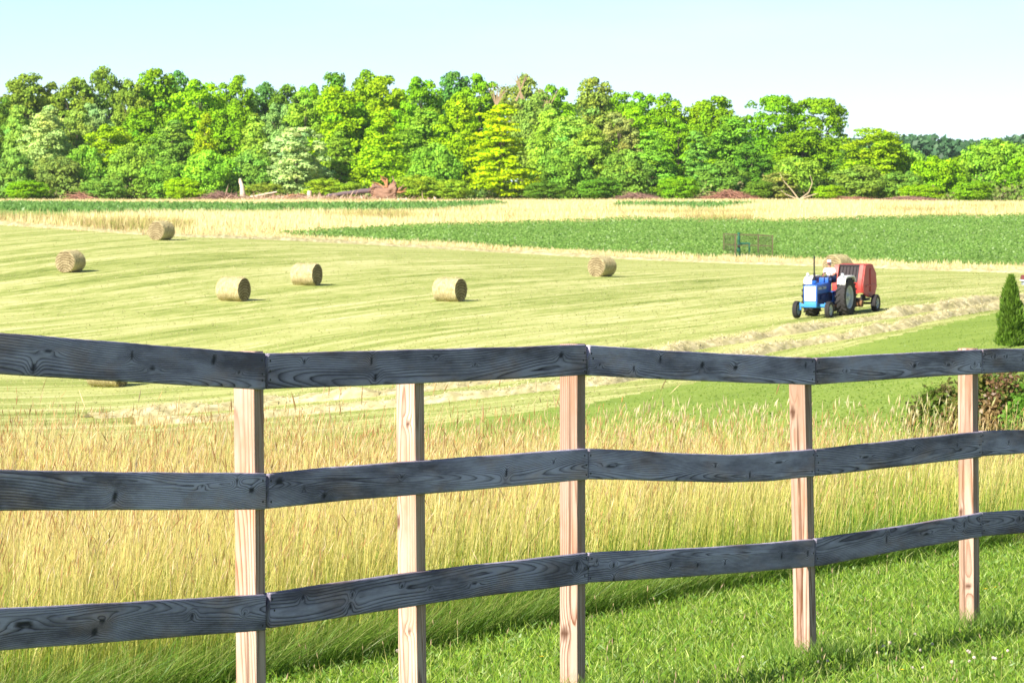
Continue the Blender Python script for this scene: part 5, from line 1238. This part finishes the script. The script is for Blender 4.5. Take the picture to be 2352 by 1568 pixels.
# ------------------------------------------------------------------ cleared timber at the edge of the wood
def P3(x, y, d=698): p = at(x, y, d); return p
def ground_at(x, d=698): X = (x - 1176) / FPX * d; return Vector((X, d, gz(X, d)))
def brush(x0, x1, ytop, d, label, mat, n=260, seed=1, arch=.6):
    r3 = random.Random(seed); a, b = ground_at(x0, d), ground_at(x1, d); e = empty('brush_pile', (a + b) / 2); tag(e, label, 'brush pile')
    hgt = max(.7, (z_of((x0 + x1) / 2, ytop, d) - e.location.z) * .8); wd = (b - a).length
    m = MB()
    for _ in range(n):
        u = r3.uniform(-.5, .5); h0 = hgt * (1 - (2 * u) ** 2 * .75) * r3.uniform(.3, 1); x = u * wd; y = r3.uniform(-1.5, 1.5)
        dx, dy = r3.gauss(0, 1.3), r3.gauss(0, .9)
        m.tube([(x - dx, y - dy - .6, max(0, h0 * .35 - r3.random() * .3)), (x, y, h0 * .8), (x + dx * .9, y + dy, h0 * r3.uniform(.5, 1.05))], [.05, .04, .018], 3)
    tag(m.build('twigs', mat, e, False), kind='stuff')
    mm = MB(); mm.ball((0, 0, 0), 1, 3, (wd * .45, 1.2, hgt * .30)); o = mm.build('heap', M_brush2, e)
    for v in o.data.vertices: v.co *= 1 + .35 * (random.random() - .5)
    return e
M_brush2 = mat_plain('brush_core', (.12, .075, .06), .95, .4, 1.2, bump=.6)
M_redbrush = mat_plain('dead_leaf_red', (.30, .15, .10), .9, .35, 1.5)
brush(470, 545, 430, 695, 'purple-brown rounded brush pile left of the pale snag', M_brush, 300, 1)
brush(1632, 1722, 424, 696, 'reddish brown brush heap before the dark trees right of centre', M_redbrush, 300, 2)
brush(1425, 1500, 432, 696, 'brown brush tangle between the yellow-green tree and the reddish heap', M_brush, 220, 3)
brush(1930, 1992, 446, 695, 'low rust-red brush heap right of the bare fallen limbs', M_redbrush, 160, 4)
brush(2030, 2140, 444, 695, 'low arching brown brush tangle below the small round tree at right', M_brush, 200, 5)
brush(165, 200, 428, 697, 'small rusty brush patch at the foot of the wood at far left', M_redbrush, 110, 6)
def log(name, pts, r, mat, label, cat, d=697):
    P = [P3(x, y, d + dd) for x, y, dd in pts]; b = Vector(P[0]); n = 12; e = empty(name, b)
    Q = [p - b for p in P]; m = MB(); fine = []
    for i in range(len(Q) - 1):
        for k in range(4): fine.append(Q[i].lerp(Q[i + 1], k / 4) + Vector((0, random.gauss(0, .02), random.gauss(0, .03))))
    fine.append(Q[-1]); rs = [r[0] + (r[1] - r[0]) * i / (len(fine) - 1) for i in range(len(fine))]
    m.tube(fine, [q * random.uniform(.92, 1.08) for q in rs], n).build('trunk', mat, e)
    return tag(e, label, cat)
sn = log('dead_snag', [(558, 456, 0), (556, 430, 0), (551, 410, 0)], (.50, .20), M_palebark, 'upright pale broken tree snag among the cleared timber', 'dead tree')
MB().tube([(-.05, 0, 1.6), (-.5, 0, 2.4), (-.7, 0, 2.9)], [.2, .12, .04], 7).build('broken_limb', M_palebark, sn)
log('stump', [(710, 455, 0), (711, 438, 0)], (.42, .36), M_palebark, 'short pale upright stump on the low timber heap', 'stump')
log('felled_log', [(752, 450, 0), (800, 443, .5), (858, 436, 1)], (.30, .42), mat_plain('dark_log', (.14, .10, .11), .9, .3, 1.2, bump=.5), 'long dark felled trunk lying against the root plate', 'log')
log('felled_log', [(845, 459, -1), (900, 459, -1), (935, 457, -1)], (.22, .16), M_palebark, 'pale log lying on the ground under the root plate', 'log')
for i, (x0, y0, x1, y1, lab) in enumerate(((545, 459, 600, 449, 'pale split log at the foot of the snag'), (585, 452, 636, 441, 'pale log pointing up right behind the snag'), (600, 461, 672, 455, 'pale log low in the middle of the timber heap'), (655, 452, 700, 446, 'short orange-brown log left of the stump'), (690, 460, 760, 452, 'brown log running right from the stump'), (630, 457, 690, 448, 'pinkish log crossing the middle of the timber heap'))):
    log('felled_log', [(x0, y0, -.5 * i), ((x0 + x1) / 2, (y0 + y1) / 2 - 1, 0), (x1, y1, .5 * i)], (.22, .13), M_palebark if i != 3 else mat_plain('orange_log', (.5, .26, .12), .9, .25, 1.5), lab, 'log')
# chips, bark and small broken wood round the felled timber
n = 2600; X = ((rng.normal(700, 120, n)).clip(520, 1000) - 1176) / FPX * 695; Y = 695 + rng.normal(0, 2.0, n); pos = np.stack([X, Y, terr(X, Y)], -1)
stuff('timber_debris', [blades(pos, rng.gamma(2, .22, n), rng.uniform(.06, .22, n), rng.uniform(0, 6.3, n), rng.normal(0, 1.6, n), rng.normal(0, .6, n), pick([(.42, .28, .19), (.6, .44, .32), (.3, .16, .11)], n), pick([(.62, .46, .33), (.74, .58, .42), (.36, .2, .13), (.5, .3, .2)], n), 2, taper=5)], M_straw, 'pale broken wood and bark strewn around the felled timber', 'debris')
# root plate
rp = empty('root_plate', ground_at(890, 697)); tag(rp, 'upturned earthy root plate with orange-brown roots among the cleared timber', 'root plate')
m = MB(); m.ball((0, 0, 1.2), 1, 4, (2.3, .9, 1.5)); o = m.build('earth', mat_plain('root_earth', (.26, .15, .10), .95, .4, 1.5, bump=.7), rp)
for v in o.data.vertices: v.co += Vector((random.gauss(0, .06) + .9 * math.sin(v.co.x * 1.7 + 1), random.gauss(0, .1), random.gauss(0, .1) + .35 * math.sin(v.co.x * 3.1)))
for k in range(26):
    a = random.uniform(-.3, math.pi + .3); r = random.uniform(2.2, 3.4); q = random.uniform(.35, .7)
    MB().tube([(math.cos(a) * .8, random.uniform(-.5, .3), 1.5 + math.sin(a) * .6), (math.cos(a) * r * .7, random.uniform(-.8, .4), 1.4 + math.sin(a) * r * q), (math.cos(a + .25) * r, random.uniform(-1, .3), 1.3 + math.sin(a + .2) * r * .85)], [.22, .14, .05], 6).build('root', M_brush if k % 2 else mat_plain('root_bark', (.42, .20, .09), .9, .3, 2), rp)
MB().ball((2.9, .6, 1.4), 1.0, 3, (1.0, .9, 1.0)).build('boulder', mat_plain('dark_boulder', (.05, .055, .075), .9, .3, 2), rp) if False else None
# fallen bare limbs on the right
M_tan = mat_plain('tan_bark', (.42, .34, .22), .9, .2, 2)
fl_ = empty('fallen_tree', ground_at(1835, 700)); tag(fl_, 'bare pale fallen limbs curving up at the foot of the big spreading tree', 'dead tree')
for pts in (((0, 0, 0), (-1.2, 0, 1.6), (-2.6, .2, 3.2), (-3.2, .2, 4.4)), ((0, 0, 0), (1.6, 0, 1.2), (2.2, .1, 2.8), (1.8, .1, 4.2)), ((.2, -.1, .1), (2.5, -.2, .9), (5.2, -.3, 1.5)), ((-.2, 0, .1), (-2.2, .1, .9), (-3.4, .2, 1.9))):
    MB().tube(pts, [.13 - .10 * i / (len(pts) - 1) for i in range(len(pts))], 7).build('limb', M_tan, fl_)
tree(1790, 396, 60, 703, 'bush', (.38, .36, .10), 'yellowing leafy clump on the bare fallen limbs', group='shrubs at the foot of the wood', name='shrub', cat='shrub')
# dead twigs sticking out above the centre trees
for i, (x, y0, y1, lab) in enumerate(((1140, 235, 184, 'bare brown branch fan on the skyline left of the yellowish top'), (1195, 200, 164, 'fine bare twig tip poking highest above the yellow-green tree'), (1255, 250, 196, 'bare grey-brown branch fan right of the yellowish top'))):
    p = P3(x, y0, 752); e = empty('bare_branches', p); tag(e, lab, 'branches', 'bare branches over the centre trees'); hgt = (y0 - y1) / FPX * 752
    for k in range(9):
        l = random.uniform(-.6, .6); MB().tube([(l * -1.5, 0, -2.5), (l * hgt * .45, 0, hgt * .3), (l * hgt, random.gauss(0, .3), hgt * random.uniform(.6, 1))], [.10, .07, .03], 5).build('branch', mat_plain('bare_branch', (.36, .25, .15), .9, .2, 2) if k == 0 and i == 0 else bpy.data.materials['bare_branch'], e)

# ------------------------------------------------------------------ young conifer and shrubs at the right
pc = hit(2322, 797, 70); s_ = FPX / pc.y; ht = 158 / s_
r2 = np.random.default_rng(77); n = 9000
t = r2.random(n) ** 1.25; a = r2.uniform(0, 6.28, n); prof = np.interp(t, [0, .08, .3, .55, .8, .93, 1], [.85, 1.0, .98, .80, .46, .22, .05])
rad = .30 * ht * .74 * prof * (1 + .12 * np.sin(a * 3 + 6 * t) + .12 * np.sin(a * 7 + 13 * t) + .45 * (vnoise(a * 2.2, t * 11, 1, 5) - .5)) * r2.uniform(.45, 1.06, n) ** .6
P = np.stack([rad * np.cos(a) * .85, rad * np.sin(a) * .85, t * ht + .04], -1)
tone = (r2.normal(1, .2, n) * (.75 + .5 * vnoise(a * 3, t * 14, 1, 2))).clip(.4, 1.7)
pos_h = .11 * ht / 2.2
v, f, k = blades(P, r2.uniform(.6, 1.3, n) * pos_h, np.full(n, .045), a + r2.normal(0, .5, n), r2.uniform(.1, .8, n), r2.normal(0, .2, n), np.array([.10, .20, .02]) * tone[:, None], np.array([.22, .36, .045]) * tone[:, None], 2, taper=2.2)
me = from_arrays('crown', v, f); set_col(me, k); ce = empty('conifer', pc); link('crown', me, M_blade, ce)
MB().tube([(0, 0, -.1), (0, 0, ht * .9)], [.06, .015], 8).build('trunk', M_bark, ce)
tag(ce, 'young cone-shaped evergreen standing on the right-hand lawn', 'conifer')
print('conifer', tuple(round(q, 2) for q in pc), 'height', round(ht, 2))
def shrub(x, y, d, wpx, hpx, cols, label, seed, leaf=.030, n=17000, twc=None):
    r2 = np.random.default_rng(seed); p = ground_at(x, d); s_ = FPX / d; wm, hm = wpx / s_, max(.3, z_of(x, y - hpx, d) - p.z)
    e = empty('shrub', p); nb = 90; m = MB(); tips = []
    for _ in range(nb):
        a = r2.uniform(0, 6.28); l = r2.uniform(.2, 1) * wm / 2; h = hm * r2.uniform(.6, 1.12) * (1 - .3 * (l / (wm / 2)) ** 2)
        q = [(0.1 * l * math.cos(a), .1 * l * math.sin(a), 0), (.5 * l * math.cos(a), .5 * l * math.sin(a), h * .7), (l * math.cos(a), l * math.sin(a), h)]
        m.tube(q, [.010, .007, .003], 4); tips.append(q)
    tag(m.build('twigs', twc or M_brush, e, False), kind='stuff')
    k = r2.integers(0, nb, n); tips = np.array(tips); u = r2.uniform(.35, 1, n)[:, None]
    P = tips[k, 1] * (1 - u) + tips[k, 2] * u + r2.normal(0, .07, (n, 3)); P[:, 2] = P[:, 2].clip(.03)
    V, F, K = leaf_cloud(P, r2.normal(0, 1, (n, 3)) + [-.2, -.3, .6], leaf * r2.uniform(.5, 1.3, n), np.array(cols)[r2.integers(0, len(cols), nb)][k] * r2.normal(1, .15, (n, 1)), r2)
    me = from_arrays('leaves', V, F); set_col(me, K); link('crown', me, M_blade, e); tag(e, label, 'shrub', 'shrubs at the right behind the fence'); return e
BR = [(.22, .22, .05), (.30, .20, .08), (.16, .22, .04), (.34, .24, .12), (.12, .20, .03), (.26, .15, .08)]
shrub(2280, 990, 52, 230, 122, BR, 'brownish-green rose shrub behind the fifth post at the right', 1)
shrub(2165, 990, 53, 150, 84, [(.13, .24, .03), (.18, .26, .04), (.22, .20, .07)], 'smaller green shrub left of the fifth post', 2)
shrub(2365, 1000, 50, 90, 78, [(.14, .30, .03), (.20, .36, .05)], 'bright green shrub cut by the right edge', 3)

# ------------------------------------------------------------------ summer haze
hz = MB().box((20, 780, 24), (900, 1640, 62)).build('haze', None, None, False); tag(hz, kind='stuff')
hm = bpy.data.materials.new('haze'); hm.use_nodes = True; hm.node_tree.nodes.clear()
pv = hm.node_tree.nodes.new('ShaderNodeVolumePrincipled'); ho = hm.node_tree.nodes.new('ShaderNodeOutputMaterial')
pv.inputs['Color'].default_value = (.86, .92, 1, 1); pv.inputs['Density'].default_value = 0.00004; pv.inputs['Anisotropy'].default_value = 0.2
hm.node_tree.links.new(pv.outputs[0], ho.inputs['Volume']); hz.data.materials.append(hm)
